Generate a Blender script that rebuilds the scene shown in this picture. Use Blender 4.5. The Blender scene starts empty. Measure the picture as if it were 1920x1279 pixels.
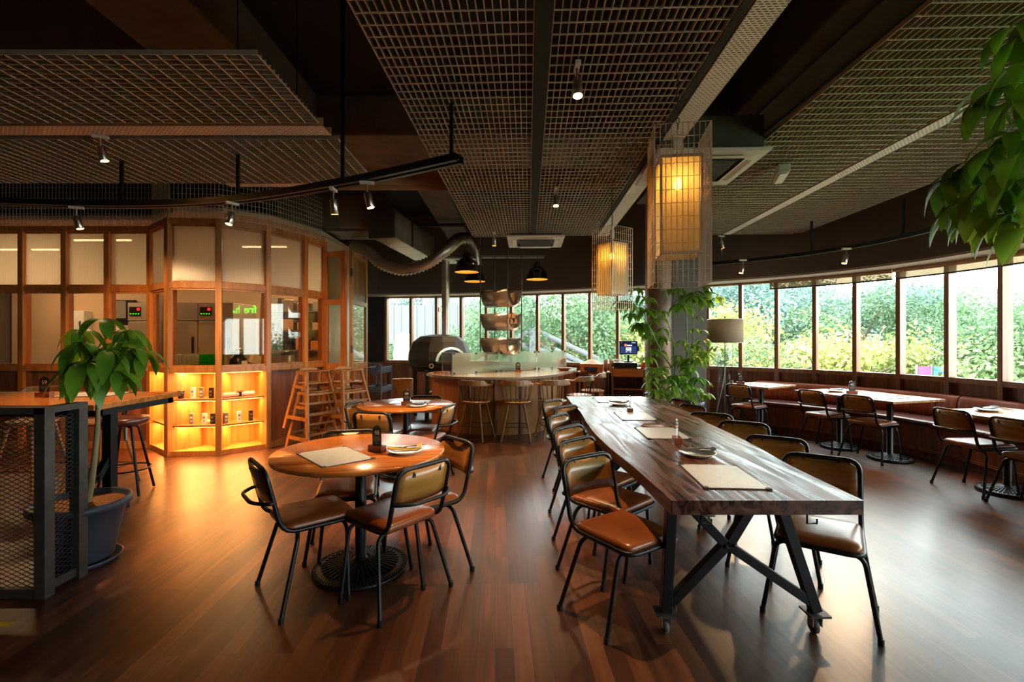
import bpy, math, random
from mathutils import Vector, Matrix
random.seed(7)
SC = bpy.context.scene
COL = SC.collection
PI = math.pi
CAMH = 1.45

# ------------------------------------------------------------------ materials
def lin(h):
    if isinstance(h, str):
        c = [int(h[i:i+2], 16)/255 for i in (0, 2, 4)]
        return tuple((x/12.92 if x <= .04045 else ((x+.055)/1.055)**2.4) for x in c) + (1,)
    return tuple(h) + (1,)

class NT:
    def __init__(s, name):
        s.m = bpy.data.materials.new(name); s.m.use_nodes = True
        s.t = s.m.node_tree; s.t.nodes.clear()
        s.out = s.t.nodes.new('ShaderNodeOutputMaterial')
    def n(s, typ, **kw):
        nd = s.t.nodes.new('ShaderNode'+typ)
        for k, v in kw.items():
            if k.startswith('i_'):
                key = k[2:]
                key = int(key) if key.isdigit() else key.replace('_', ' ')
                nd.inputs[key].default_value = v
            else:
                setattr(nd, k, v)
        return nd
    def l(s, a, b): s.t.links.new(a, b)
    def ramp(s, fac, stops):
        r = s.n('ValToRGB'); e = r.color_ramp.elements
        while len(e) < len(stops): e.new(.5)
        for el, (p, c) in zip(e, stops): el.position = p; el.color = lin(c)
        s.l(fac, r.inputs[0]); return r.outputs[0]
    def coords(s, scale=(1, 1, 1), rot=(0, 0, 0), kind='Object'):
        tc = s.n('TexCoord'); mp = s.n('Mapping')
        mp.inputs['Scale'].default_value = scale; mp.inputs['Rotation'].default_value = rot
        s.l(tc.outputs[kind], mp.inputs['Vector']); return mp.outputs[0]
    def bsdf(s, **kw):
        b = s.n('BsdfPrincipled')
        for k, v in kw.items(): b.inputs[k.replace('_', ' ')].default_value = v
        return b
    def bump(s, h, strength, dist=.01):
        b = s.n('Bump'); b.inputs['Strength'].default_value = strength; b.inputs['Distance'].default_value = dist
        s.l(h, b.inputs['Height']); return b.outputs[0]

def plain(name, c, rough=.5, metal=0, noise=.0, nscale=8, bump=0, coat=0, spec=.5):
    t = NT(name); b = t.bsdf(Roughness=rough, Metallic=metal)
    b.inputs['Coat Weight'].default_value = coat; b.inputs['Coat Roughness'].default_value = .15
    b.inputs['Specular IOR Level'].default_value = spec
    b.inputs['Base Color'].default_value = lin(c)
    if noise or bump:
        nz = t.n('TexNoise'); nz.inputs['Scale'].default_value = nscale; nz.inputs['Detail'].default_value = 6
        t.l(t.coords(), nz.inputs['Vector'])
        if noise:
            mx = t.n('MixRGB', blend_type='MULTIPLY'); mx.inputs[0].default_value = 1
            mx.inputs[1].default_value = lin(c)
            mr = t.n('MapRange'); mr.inputs['From Min'].default_value = .3; mr.inputs['From Max'].default_value = .7
            mr.inputs['To Min'].default_value = 1-noise; mr.inputs['To Max'].default_value = 1+noise*.4
            t.l(nz.outputs[0], mr.inputs[0]); t.l(mr.outputs[0], mx.inputs[2]); t.l(mx.outputs[0], b.inputs['Base Color'])
        if bump: t.l(t.bump(nz.outputs[0], bump), b.inputs['Normal'])
    t.l(b.outputs[0], t.out.inputs[0]); return t.m

def wood(name, c1, c2, c3=None, axis='x', scale=1.0, rough=.4, coat=0.0, bump=.1, rnd=True, rvar=0):
    """grain runs along the named object axis"""
    t = NT(name)
    st = {'x': (1.2, 14, 14), 'y': (14, 1.2, 14), 'z': (14, 14, 1.2)}[axis]
    v = t.coords(tuple(q*scale for q in st))
    if rnd:
        oi = t.n('ObjectInfo'); ad = t.n('VectorMath', operation='ADD'); ml = t.n('Math', operation='MULTIPLY'); ml.inputs[1].default_value = 37
        t.l(oi.outputs['Random'], ml.inputs[0]); t.l(v, ad.inputs[0]); t.l(ml.outputs[0], ad.inputs[1]); v = ad.outputs[0]
    nz = t.n('TexNoise'); nz.inputs['Scale'].default_value = 1.0; nz.inputs['Detail'].default_value = 7; nz.inputs['Distortion'].default_value = 1.2
    t.l(v, nz.inputs['Vector'])
    col = t.ramp(nz.outputs[0], [(.28, c1), (.5, c2), (.72, c3 or c2)])
    b = t.bsdf(Roughness=rough); b.inputs['Coat Weight'].default_value = coat; b.inputs['Coat Roughness'].default_value = .2
    t.l(col, b.inputs['Base Color'])
    if rvar:
        r = t.n('MapRange'); r.inputs['From Min'].default_value = .35; r.inputs['From Max'].default_value = .65; r.inputs['To Min'].default_value = rough-rvar; r.inputs['To Max'].default_value = rough+rvar; t.l(nz.outputs[0], r.inputs[0]); t.l(r.outputs[0], b.inputs['Roughness'])
    if bump: t.l(t.bump(nz.outputs[0], bump, .004), b.inputs['Normal'])
    t.l(b.outputs[0], t.out.inputs[0]); return t.m

def emis(name, c, s):
    t = NT(name); e = t.n('Emission'); e.inputs[0].default_value = lin(c); e.inputs[1].default_value = s
    t.l(e.outputs[0], t.out.inputs[0]); return t.m

def thin_glass(name, tint='ffffff', gloss=1.0, haze=0, rough=.02, hz=None):
    t = NT(name)
    tr = t.n('BsdfTransparent'); tr.inputs[0].default_value = lin(tint)
    gl = t.n('BsdfGlossy'); gl.inputs['Roughness'].default_value = rough; gl.inputs[0].default_value = (1, 1, 1, 1)
    lw = t.n('LayerWeight'); lw.inputs[0].default_value = .5
    pw = t.n('Math', operation='POWER'); t.l(lw.outputs['Facing'], pw.inputs[0]); pw.inputs[1].default_value = 4
    fr = t.n('Math', operation='MULTIPLY_ADD'); t.l(pw.outputs[0], fr.inputs[0]); fr.inputs[1].default_value = .9; fr.inputs[2].default_value = .035
    ml = t.n('Math', operation='MULTIPLY', use_clamp=True); ml.inputs[1].default_value = gloss
    t.l(fr.outputs[0], ml.inputs[0])
    mx = t.n('MixShader'); t.l(ml.outputs[0], mx.inputs[0]); t.l(tr.outputs[0], mx.inputs[1]); t.l(gl.outputs[0], mx.inputs[2])
    o = mx.outputs[0]
    if haze:
        tl = t.n('BsdfTranslucent'); tl.inputs[0].default_value = lin(hz or ('f4e4a8' if 'lantern' in name else 'e8e0cc'))
        df = t.n('BsdfDiffuse'); df.inputs[0].default_value = lin(hz or 'd8d0bc')
        m1 = t.n('MixShader'); m1.inputs[0].default_value = .35; t.l(tl.outputs[0], m1.inputs[1]); t.l(df.outputs[0], m1.inputs[2])
        m2 = t.n('MixShader'); m2.inputs[0].default_value = haze; t.l(o, m2.inputs[1]); t.l(m1.outputs[0], m2.inputs[2]); o = m2.outputs[0]
    t.l(o, t.out.inputs[0]); return t.m

def floor_mat():
    t = NT('floor_boards')
    v = t.coords((1, 1, 1), (0, 0, PI/2 - math.radians(2)))
    br = t.n('TexBrick'); br.offset = .37; br.offset_frequency = 3
    for k, q in (('Scale', 1.0), ('Mortar Size', .0012), ('Mortar Smooth', .3), ('Bias', 0.0), ('Brick Width', .95), ('Row Height', .085)):
        br.inputs[k].default_value = q
    br.inputs['Color1'].default_value = (0, 0, 0, 1); br.inputs['Color2'].default_value = (1, 1, 1, 1); br.inputs['Mortar'].default_value = (0, 0, 0, 1)
    t.l(v, br.inputs['Vector'])
    mp = t.n('Mapping'); mp.inputs['Scale'].default_value = (1.6, 22, 1); t.l(v, mp.inputs['Vector'])
    ad = t.n('VectorMath', operation='ADD'); t.l(mp.outputs[0], ad.inputs[0]); sc = t.n('VectorMath', operation='SCALE'); sc.inputs['Scale'].default_value = 9
    t.l(br.outputs['Color'], sc.inputs[0]); t.l(sc.outputs[0], ad.inputs[1])
    nz = t.n('TexNoise'); nz.inputs['Detail'].default_value = 8; nz.inputs['Scale'].default_value = 1; nz.inputs['Distortion'].default_value = .6
    t.l(ad.outputs[0], nz.inputs['Vector'])
    plank = t.ramp(br.outputs['Color'], [(0, '462214'), (.35, '57301d'), (.7, '63361f'), (1, '784629')])
    grain = t.ramp(nz.outputs[0], [(.3, '8d8a88'), (.55, 'd8d8d8'), (.75, 'ffffff')])
    mx = t.n('MixRGB', blend_type='MULTIPLY'); mx.inputs[0].default_value = .85; t.l(plank, mx.inputs[1]); t.l(grain, mx.inputs[2])
    # worn dull patches
    big = t.n('TexNoise'); big.inputs['Scale'].default_value = 1.3; big.inputs['Detail'].default_value = 5; t.l(t.coords(), big.inputs['Vector'])
    seam = t.n('MixRGB', blend_type='MIX'); t.l(br.outputs['Fac'], seam.inputs[0]); t.l(mx.outputs[0], seam.inputs[1]); seam.inputs[2].default_value = lin('2a140b')
    b = t.bsdf(); t.l(seam.outputs[0], b.inputs['Base Color']); b.inputs['Coat Weight'].default_value = .12; b.inputs['Coat Roughness'].default_value = .3
    rr = t.n('MapRange'); rr.inputs['From Min'].default_value = .15; rr.inputs['From Max'].default_value = .85
    rr.inputs['To Min'].default_value = .27; rr.inputs['To Max'].default_value = .4
    t.l(big.outputs[0], rr.inputs[0]); t.l(rr.outputs[0], b.inputs['Roughness'])
    fine = t.n('TexNoise'); fine.inputs['Scale'].default_value = 9; fine.inputs['Detail'].default_value = 4; t.l(t.coords(), fine.inputs['Vector'])
    sm = t.n('Math', operation='MULTIPLY_ADD'); t.l(fine.outputs[0], sm.inputs[0]); sm.inputs[1].default_value = .5; t.l(nz.outputs[0], sm.inputs[2])
    t.l(t.bump(sm.outputs[0], .12, .006), b.inputs['Normal'])
    t.l(b.outputs[0], t.out.inputs[0]); return t.m

def concrete(name, c1, c2, scale=2.0, rough=.85):
    t = NT(name); v = t.coords()
    nz = t.n('TexNoise'); nz.inputs['Scale'].default_value = scale; nz.inputs['Detail'].default_value = 9; nz.inputs['Roughness'].default_value = .65; t.l(v, nz.inputs['Vector'])
    col = t.ramp(nz.outputs[0], [(.3, c1), (.7, c2)])
    b = t.bsdf(Roughness=rough); t.l(col, b.inputs['Base Color']); t.l(t.bump(nz.outputs[0], .35, .01), b.inputs['Normal'])
    t.l(b.outputs[0], t.out.inputs[0]); return t.m

def leather(name, c1, c2, rough=.33, coat=.25):
    t = NT(name); v = t.coords()
    vo = t.n('TexVoronoi'); vo.inputs['Scale'].default_value = 140; t.l(v, vo.inputs['Vector'])
    nz = t.n('TexNoise'); nz.inputs['Scale'].default_value = 6; nz.inputs['Detail'].default_value = 6
    oi = t.n('ObjectInfo'); ad = t.n('VectorMath', operation='ADD'); ml = t.n('Math', operation='MULTIPLY'); ml.inputs[1].default_value = 31
    t.l(oi.outputs['Random'], ml.inputs[0]); t.l(v, ad.inputs[0]); t.l(ml.outputs[0], ad.inputs[1]); t.l(ad.outputs[0], nz.inputs['Vector'])
    col = t.ramp(nz.outputs[0], [(.3, c1), (.7, c2)])
    b = t.bsdf(Roughness=rough); b.inputs['Coat Weight'].default_value = coat; b.inputs['Coat Roughness'].default_value = .2
    t.l(col, b.inputs['Base Color'])
    sm = t.n('Math', operation='MULTIPLY_ADD'); t.l(vo.outputs['Distance'], sm.inputs[0]); sm.inputs[1].default_value = .35; t.l(nz.outputs[0], sm.inputs[2])
    t.l(t.bump(sm.outputs[0], .25, .004), b.inputs['Normal']); t.l(b.outputs[0], t.out.inputs[0]); return t.m

def leafmat(name, c1, c2, c3, trans=.35, rough=.35, scale=1.5):
    t = NT(name)
    nz = t.n('TexNoise'); nz.inputs['Scale'].default_value = scale; nz.inputs['Detail'].default_value = 3; t.l(t.coords(), nz.inputs['Vector'])
    oi = t.n('ObjectInfo'); sm = t.n('Math', operation='MULTIPLY_ADD'); t.l(oi.outputs['Random'], sm.inputs[0]); sm.inputs[1].default_value = .3; t.l(nz.outputs[0], sm.inputs[2])
    sb = t.n('Math', operation='SUBTRACT'); t.l(sm.outputs[0], sb.inputs[0]); sb.inputs[1].default_value = .15
    col = t.ramp(sb.outputs[0], [(.3, c1), (.5, c2), (.7, c3)])
    b = t.bsdf(Roughness=rough); t.l(col, b.inputs['Base Color'])
    tl = t.n('BsdfTranslucent'); t.l(col, tl.inputs[0])
    mx = t.n('MixShader'); mx.inputs[0].default_value = trans; t.l(b.outputs[0], mx.inputs[1]); t.l(tl.outputs[0], mx.inputs[2])
    t.l(mx.outputs[0], t.out.inputs[0]); return t.m

def perforated(name, c):
    t = NT(name); v = t.coords()
    br = t.n('TexBrick'); br.offset = .5
    for k, q in (('Scale', 1.0), ('Mortar Size', .006), ('Mortar Smooth', 0.0), ('Brick Width', .034), ('Row Height', .018)):
        br.inputs[k].default_value = q
    t.l(v, br.inputs['Vector'])
    b = t.bsdf(Roughness=.5, Metallic=.1); b.inputs['Base Color'].default_value = lin(c)
    tr = t.n('BsdfTransparent'); mx = t.n('MixShader')
    t.l(br.outputs['Fac'], mx.inputs[0]); t.l(tr.outputs[0], mx.inputs[1]); t.l(b.outputs[0], mx.inputs[2])
    t.l(mx.outputs[0], t.out.inputs[0]); return t.m

def reeded(name):
    t = NT(name)
    v = t.coords((1, 1, 1))
    sx = t.n('SeparateXYZ'); t.l(v, sx.inputs[0])
    ad = t.n('Math', operation='ADD'); t.l(sx.outputs[0], ad.inputs[0]); t.l(sx.outputs[1], ad.inputs[1])
    m = t.n('Math', operation='MULTIPLY'); t.l(ad.outputs[0], m.inputs[0]); m.inputs[1].default_value = 520
    s = t.n('Math', operation='SINE'); t.l(m.outputs[0], s.inputs[0])
    tr = t.n('BsdfTransparent'); tr.inputs[0].default_value = lin('d8cdb8')
    tl = t.n('BsdfTranslucent'); tl.inputs[0].default_value = lin('e8dcc4')
    gl = t.n('BsdfGlossy'); gl.inputs['Roughness'].default_value = .25
    t.l(t.bump(s.outputs[0], .5, .002), gl.inputs['Normal'])
    f = t.n('MapRange'); f.inputs['From Min'].default_value = -1; f.inputs['To Min'].default_value = .45; f.inputs['To Max'].default_value = .7; t.l(s.outputs[0], f.inputs[0])
    m1 = t.n('MixShader'); t.l(f.outputs[0], m1.inputs[0]); t.l(tr.outputs[0], m1.inputs[1]); t.l(tl.outputs[0], m1.inputs[2])
    m2 = t.n('MixShader'); m2.inputs[0].default_value = .12; t.l(m1.outputs[0], m2.inputs[1]); t.l(gl.outputs[0], m2.inputs[2])
    t.l(m2.outputs[0], t.out.inputs[0]); return t.m

def fabric(name, c, trans=.5):
    t = NT(name); df = t.n('BsdfDiffuse'); df.inputs[0].default_value = lin(c); tl = t.n('BsdfTranslucent'); tl.inputs[0].default_value = lin(c)
    mx = t.n('MixShader'); mx.inputs[0].default_value = trans; t.l(df.outputs[0], mx.inputs[1]); t.l(tl.outputs[0], mx.inputs[2]); t.l(mx.outputs[0], t.out.inputs[0]); return t.m

def menu_mat():
    t = NT('menu_print'); v = t.coords()
    br = t.n('TexBrick')
    for k, q in (('Scale', 1.0), ('Mortar Size', .0045), ('Mortar Smooth', 0.2), ('Brick Width', .06), ('Row Height', .011)): br.inputs[k].default_value = q
    t.l(v, br.inputs['Vector'])
    nz = t.n('TexNoise'); nz.inputs['Scale'].default_value = 22; nz.inputs['Detail'].default_value = 3; t.l(v, nz.inputs['Vector'])
    th = t.ramp(nz.outputs[0], [(.5, '000000'), (.56, 'ffffff'), (1, 'ffffff')])
    inv = t.n('Math', operation='SUBTRACT'); inv.inputs[0].default_value = 1; t.l(br.outputs['Fac'], inv.inputs[1])
    mu = t.n('Math', operation='MULTIPLY'); t.l(inv.outputs[0], mu.inputs[0]); t.l(th, mu.inputs[1])
    m3 = t.n('Math', operation='MULTIPLY'); t.l(mu.outputs[0], m3.inputs[0]); m3.inputs[1].default_value = .3
    mx = t.n('MixRGB'); t.l(m3.outputs[0], mx.inputs[0]); mx.inputs[1].default_value = lin('c4c6c8'); mx.inputs[2].default_value = lin('5a554c')
    b = t.bsdf(Roughness=.35); t.l(mx.outputs[0], b.inputs['Base Color']); t.l(b.outputs[0], t.out.inputs[0]); return t.m

M = dict(
    floor=floor_mat(),
    ceil=plain('dark_ceiling_paint', '1c1612', .9),
    black_wall=plain('black_wall_paint', '5e5147', .85, noise=.15, nscale=1.2),
    soffit=plain('soffit_paint', '9c8c7c', .7),
    beam=concrete('raw_concrete', '5e564c', '8c8274', 1.6),
    darkbeam=concrete('dark_concrete', '4a4034', '665c4e', 1.6),
    column=concrete('column_concrete', '6e5341', '97775f', 3.5, .55),
    slate=plain('grey_column_paint', '5c564f', .7),
    dado=wood('dark_timber_panel', '5c3220', '7a4429', '935638', 'z', 1.0, .4, .1),
    frame=wood('walnut_window_timber', '6d4a33', '8a634a', '9c7458', 'z', .8, .4),
    teak=wood('orange_teak', 'a85a22', 'c0702e', 'd0823c', 'z', .8, .38, .1),
    teakx=wood('orange_teak_rail', '8a4718', 'a55a22', 'b96b30', 'x', .8, .38, .1),
    shelfwood=wood('honey_shelf_timber', 'a55c24', 'c07434', 'd08a48', 'z', .8, .45),
    darkteak=wood('brown_frame_timber', '84501f', '9c642f', 'b0743c', 'z', .8, .42),
    round_top=wood('oak_round_top', '8f4d1c', 'b4692e', 'cf8645', 'x', 1.0, .2, .2, .3),
    slab=wood('rosewood_slab', '1a0e0a', '4c2a1e', '74462f', 'y', 1.1, .32, .0, .6, rvar=.14),
    light_top=wood('worn_tabletop', '7a4c2c', '9a6a44', 'b4845a', 'y', .7, .34, .1, .3, rvar=.1),
    ply=wood('honey_plywood', '865424', '9c682e', 'b07c40', 'y', .8, .32, .25, .03),
    oak=wood('light_oak', '8a5a2e', 'a26c3a', 'b27c48', 'z', 1.0, .4),
    hichair=wood('rubberwood', '7a4c22', '94602c', 'a8743c', 'z', 1.0, .4),
    brickwood=wood('pale_counter_timber', '8a5c30', 'a87440', 'bd8a50', 'z', .7, .5),
    stone=plain('polished_counter_top', 'a08a78', .16, noise=.12, nscale=5, coat=.4),
    blacksteel=plain('black_powder_steel', '17171a', .38, .3),
    worn=plain('worn_black_steel', '4c443e', .5, .4, noise=.3, nscale=20),
    castiron=plain('cast_iron', '1f1d1c', .42, .5, noise=.2, nscale=30),
    chrome=plain('brushed_nickel', 'b9b0a6', .28, 1),
    fridge=plain('brushed_door_steel', 'c4b8a8', .35, .35, noise=.08, nscale=3),
    steel=plain('stainless_steel', 'b8ada0', .3, .9, noise=.08, nscale=3),
    grate=plain('galvanised_grating', 'c0a88e', .5, .35, noise=.2, nscale=10),
    rod=plain('bright_cross_rod', 'c0b09a', .45, .3),
    gratel=plain('dull_grating', 'b0a48e', .55, .3, noise=.2, nscale=10),
    perf=perforated('perforated_channel', 'eee6dc'),
    duct=plain('duct_metal', '8c7e6e', .45, .6, noise=.25, nscale=5),
    flexi=plain('foil_duct', 'a89888', .35, .8),
    leather=leather('tan_leather', '743a1a', '9a5428'),
    bleather=leather('terracotta_leather', 'a04a2a', 'b65a36', .42, .15),
    sleather=leather('dark_seat_leather', '572a1e', '6b3628', .3, .3),
    stoolseat=leather('brown_stool_leather', '4e241b', '6a352a', .3, .4),
    glass=thin_glass('window_glass', 'f4fbf8', .8),
    kglass=thin_glass('kitchen_glass', 'ece4d4', 1.0),
    screen=thin_glass('frosted_screen_glass', 'd0e4d8', 1.0, .32, .1),
    acrylic=thin_glass('clear_acrylic', 'e4e8ea', 1.6),
    tumbler=thin_glass('tumbler_glass', 'e0e8e0', 2.5, .35, hz='d8d8cc'),
    gtumbler=thin_glass('green_tumbler_glass', '50e060', 1.5, .5, hz='20b030'),
    reed=reeded('reeded_glass'),
    lantglass=thin_glass('seeded_lantern_glass', 'f4dc98', 1.2, .5, .15, hz='fff2c8'),
    blind=None,
    lampshade=fabric('linen_lampshade', 'b8a48c', .35),
    cloth=plain('calico_cloth', 'd4c0a8', .9, noise=.1),
    blue=plain('navy_cloth', '1c2450', .9),
    sack=plain('ochre_canvas', 'a8662c', .9, noise=.25, nscale=9, bump=.3),
    white=plain('white_enamel', 'd8d4cc', .4),
    acwhite=plain('cream_plastic', 'c8c0b8', .45),
    acdark=plain('grey_grille', '4a423c', .6),
    plate=plain('glazed_stoneware', 'd8cdb8', .22, coat=.4),
    napkin=plain('yellow_paper_sleeve', 'd8a848', .7),
    darkpouch=plain('charcoal_napkin_sleeve', '3a3c42', .6),
    kraft=plain('kraft_paper', 'a8805c', .8),
    whitebox=plain('white_card', 'e4dccc', .6),
    greybox=plain('grey_card', '7c766e', .6),
    blackbox=plain('black_card', '1c1a18', .6),
    blackplastic=plain('black_plastic', '141416', .35),
    bluegrey=plain('bluegrey_plastic', '4a5568', .5, noise=.1, nscale=4),
    soil=plain('coir_soil', '8a5a2c', .95, noise=.5, nscale=60, bump=1),
    bark=wood('pale_bark', '6e5c40', '8d7a58', 'a8946c', 'z', .6, .7),
    stem=plain('green_stem', '4d6a26', .5),
    leafa=leafmat('money_tree_leaf', '527c20', '74a02c', 'b4c040', .3, .35, 3),
    leafb=leafmat('schefflera_leaf', '44741f', '648e2c', '98b040', .5, .3, 3),
    leafc=leafmat('canopy_leaf', '55741f', '7a9a2e', 'b4b848', .5, .55, 2.2),
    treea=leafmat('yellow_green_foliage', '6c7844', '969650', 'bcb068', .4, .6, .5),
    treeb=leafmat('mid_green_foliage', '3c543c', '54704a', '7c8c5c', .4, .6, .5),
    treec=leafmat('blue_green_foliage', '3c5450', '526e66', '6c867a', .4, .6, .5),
    trunk=plain('tree_bark', '6c6050', .9, noise=.3, nscale=4),
    menu=menu_mat(),
    menuedge=plain('menu_binding', '3a2c22', .5),
    signblack=plain('sign_face_black', '17130f', .4),
    signwhite=plain('sign_print', 'e8e0cc', .6),
    redbrown=wood('rosewood_block', '5a2a16', '7a3c20', '8d4c2c', 'x', 1.5, .4),
    red=plain('fire_red', 'a8140e', .3, coat=.5),
    orange=plain('orange_plastic', 'd8481c', .4),
    bulb=emis('warm_bulb', 'ffd088', 60),
    lens=emis('spot_lens', 'ffae50', 60),
    tube=emis('cool_tube', 'fff0d8', 9),
    led=emis('warm_led_strip', 'ffa030', 14),
    neon=emis('green_neon', '18ff28', 15),
    kwall=plain('beige_kitchen_tile', 'c8a888', .4, noise=.08, nscale=3),
    kceil=plain('kitchen_ceiling_paint', 'b89c80', .8),
    darkpanel=plain('navy_black_board', '1c1c22', .6),
    copper=plain('copper_disc', 'b06a40', .3, .8),
    paleteal=plain('teal_render', '2c484c', .9),
    palewhite=plain('white_cladding', '4a4d50', .8),
    rubber=plain('grey_rubber', '55524e', .6),
    oven=plain('matt_black_oven', '1a1715', .65, .0, noise=.1, nscale=6),
    log=wood('split_log', '5c3c22', '8a6038', 'b0885c', 'x', 1.5, .9),
    pink=plain('magenta_banner', 'd0408c', .8), skyblue=plain('blue_banner', '4c90d0', .8),
    yellow=plain('yellow_tape', 'd0a020', .6),
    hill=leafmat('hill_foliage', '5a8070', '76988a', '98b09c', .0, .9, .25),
)
def blind_mat():
    t = NT('sheer_blind'); tr = t.n('BsdfTransparent'); tr.inputs[0].default_value = lin('7a6a54'); tl = t.n('BsdfTranslucent'); tl.inputs[0].default_value = lin('5a4830'); df = t.n('BsdfDiffuse'); df.inputs[0].default_value = lin('8d765c')
    m1 = t.n('MixShader'); m1.inputs[0].default_value = .5; t.l(tl.outputs[0], m1.inputs[1]); t.l(df.outputs[0], m1.inputs[2])
    m2 = t.n('MixShader'); m2.inputs[0].default_value = .62; t.l(tr.outputs[0], m2.inputs[1]); t.l(m1.outputs[0], m2.inputs[2]); t.l(m2.outputs[0], t.out.inputs[0]); return t.m
M['blind'] = blind_mat()

# ------------------------------------------------------------------ mesh builder
def fillet(pts, r, n=4, closed=False):
    pts = [Vector(p) for p in pts]; out = []; N = len(pts)
    rr = r if isinstance(r, (list, tuple)) else [r]*N
    for i, p in enumerate(pts):
        if not closed and i in (0, N-1) or rr[i] <= 0: out.append(p); continue
        a = pts[i-1]-p; b = pts[(i+1) % N]-p
        d = min(rr[i], a.length*.49, b.length*.49)
        pa = p+a.normalized()*d; pb = p+b.normalized()*d
        for k in range(n+1):
            t = k/n; out.append(pa*(1-t)**2+p*2*t*(1-t)+pb*t*t)
    return out

def catmull(P, n=6):
    P = [Vector(p) for p in P]; P = [P[0]*2-P[1]]+P+[P[-1]*2-P[-2]]; out = []
    for i in range(1, len(P)-2):
        for k in range(n):
            t = k/n; a, b, c, d = P[i-1:i+3]
            out.append(.5*((2*b)+(-a+c)*t+(2*a-5*b+4*c-d)*t*t+(-a+3*b-3*c+d)*t**3))
    out.append(P[-2]); return out

class MB:
    def __init__(s): s.v = []; s.f = []; s.sm = []; s.mi = []; s.cur = 0
    def add(s, vs, fs, smooth=False):
        o = len(s.v); s.v += [tuple(v) for v in vs]
        for f in fs: s.f.append([i+o for i in f]); s.sm.append(smooth); s.mi.append(s.cur)
        return s
    def box(s, x0, x1, y0, y1, z0, z1, mat=None):
        vs = [Vector((x, y, z)) for z in (z0, z1) for y in (y0, y1) for x in (x0, x1)]
        if mat is not None: vs = [mat@v for v in vs]
        return s.add(vs, [(0, 2, 3, 1), (4, 5, 7, 6), (0, 1, 5, 4), (2, 6, 7, 3), (0, 4, 6, 2), (1, 3, 7, 5)])
    def cbox(s, c, d, rz=0, rx=0, ry=0):
        m = Matrix.Translation(c)@Matrix.Rotation(rz, 4, 'Z')@Matrix.Rotation(ry, 4, 'Y')@Matrix.Rotation(rx, 4, 'X')
        return s.box(-d[0]/2, d[0]/2, -d[1]/2, d[1]/2, -d[2]/2, d[2]/2, m)
    def bar(s, a, b, w, h, up=(0, 0, 1)):
        a = Vector(a); b = Vector(b); d = (b-a); L = d.length
        if L < 1e-6: return s
        z = d/L; u = Vector(up)
        if abs(z.dot(u)) > .98: u = Vector((0, 1, 0))
        x = u.cross(z).normalized(); y = z.cross(x)
        vs = [p+x*(i*w/2)+y*(j*h/2) for p in (a, b) for j in (-1, 1) for i in (-1, 1)]
        return s.add(vs, [(0, 2, 3, 1), (4, 5, 7, 6), (0, 1, 5, 4), (2, 6, 7, 3), (0, 4, 6, 2), (1, 3, 7, 5)])
    def tube(s, pts, r, n=8, closed=False, cap=True):
        P = [Vector(p) for p in pts]; N = len(P)
        R = r if isinstance(r, (list, tuple)) else [r]*N
        T = []
        for i in range(N):
            a = P[i-1] if (i > 0 or closed) else P[i]; b = P[(i+1) % N] if (i < N-1 or closed) else P[i]
            T.append((b-a).normalized())
        u = Vector((0, 0, 1)) if abs(T[0].z) < .9 else Vector((1, 0, 0))
        x = (u-T[0]*u.dot(T[0])).normalized(); rings = []; vs = []
        for i in range(N):
            x = (x-T[i]*x.dot(T[i])); x = x.normalized() if x.length > 1e-6 else T[i].orthogonal().normalized()
            y = T[i].cross(x)
            for k in range(n):
                a = 2*PI*k/n; vs.append(P[i]+(x*math.cos(a)+y*math.sin(a))*R[i])
        fs = []
        M_ = N if closed else N-1
        # closed loops: match the start ring by best offset
        off = 0
        if closed:
            v0 = vs[0]; last = vs[(N-1)*n:]
            off = min(range(n), key=lambda k: (last[k]-v0).length)
        for i in range(M_):
            j = (i+1) % N
            for k in range(n):
                k2 = (k+1) % n
                if i == N-1: fs.append((i*n+(k+off) % n, i*n+(k2+off) % n, j*n+k2, j*n+k))
                else: fs.append((i*n+k, i*n+k2, j*n+k2, j*n+k))
        s.add(vs, fs, True)
        if cap and not closed:
            s.add(vs[:n], [tuple(range(n))[::-1]]); s.add(vs[-n:], [tuple(range(n))])
        return s
    def lathe(s, prof, n=24, c=(0, 0, 0), smooth=True, sx=1, sy=1, mat=None):
        vs = []
        for r, z in prof:
            for k in range(n):
                a = 2*PI*k/n; v = Vector((r*math.cos(a)*sx, r*math.sin(a)*sy, z))
                if mat is not None: v = mat@v
                vs.append(v+Vector(c))
        fs = []
        for i in range(len(prof)-1):
            for k in range(n):
                k2 = (k+1) % n; fs.append((i*n+k, i*n+k2, (i+1)*n+k2, (i+1)*n+k))
        s.add(vs, fs, smooth)
        return s
    def disc(s, r, z, n=24, c=(0, 0), up=True):
        vs = [(c[0]+r*math.cos(2*PI*k/n), c[1]+r*math.sin(2*PI*k/n), z) for k in range(n)]
        return s.add(vs, [tuple(range(n)) if up else tuple(range(n))[::-1]])
    def cyl(s, c, r, h, n=16, smooth=True):
        s.lathe([(r, 0), (r, h)], n, c, smooth); s.disc(r, c[2]+h, n, c); s.disc(r, c[2], n, c, False); return s
    def prism(s, poly, z0, z1, smooth=False):
        n = len(poly); vs = [(x, y, z0) for x, y in poly]+[(x, y, z1) for x, y in poly]
        s.add(vs, [tuple(range(n))[::-1], tuple(range(n, 2*n))]); s.add(vs, [(i, (i+1) % n, (i+1) % n+n, i+n) for i in range(n)], smooth); return s
    def quad(s, a, b, c, d): return s.add([a, b, c, d], [(0, 1, 2, 3)])
    def grid(s, P, smooth=True, flip=False):
        R = len(P); Cc = len(P[0]); vs = [p for r in P for p in r]
        fs = [(i*Cc+j, i*Cc+j+1, (i+1)*Cc+j+1, (i+1)*Cc+j) for i in range(R-1) for j in range(Cc-1)]
        if flip: fs = [f[::-1] for f in fs]
        return s.add(vs, fs, smooth)
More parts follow.
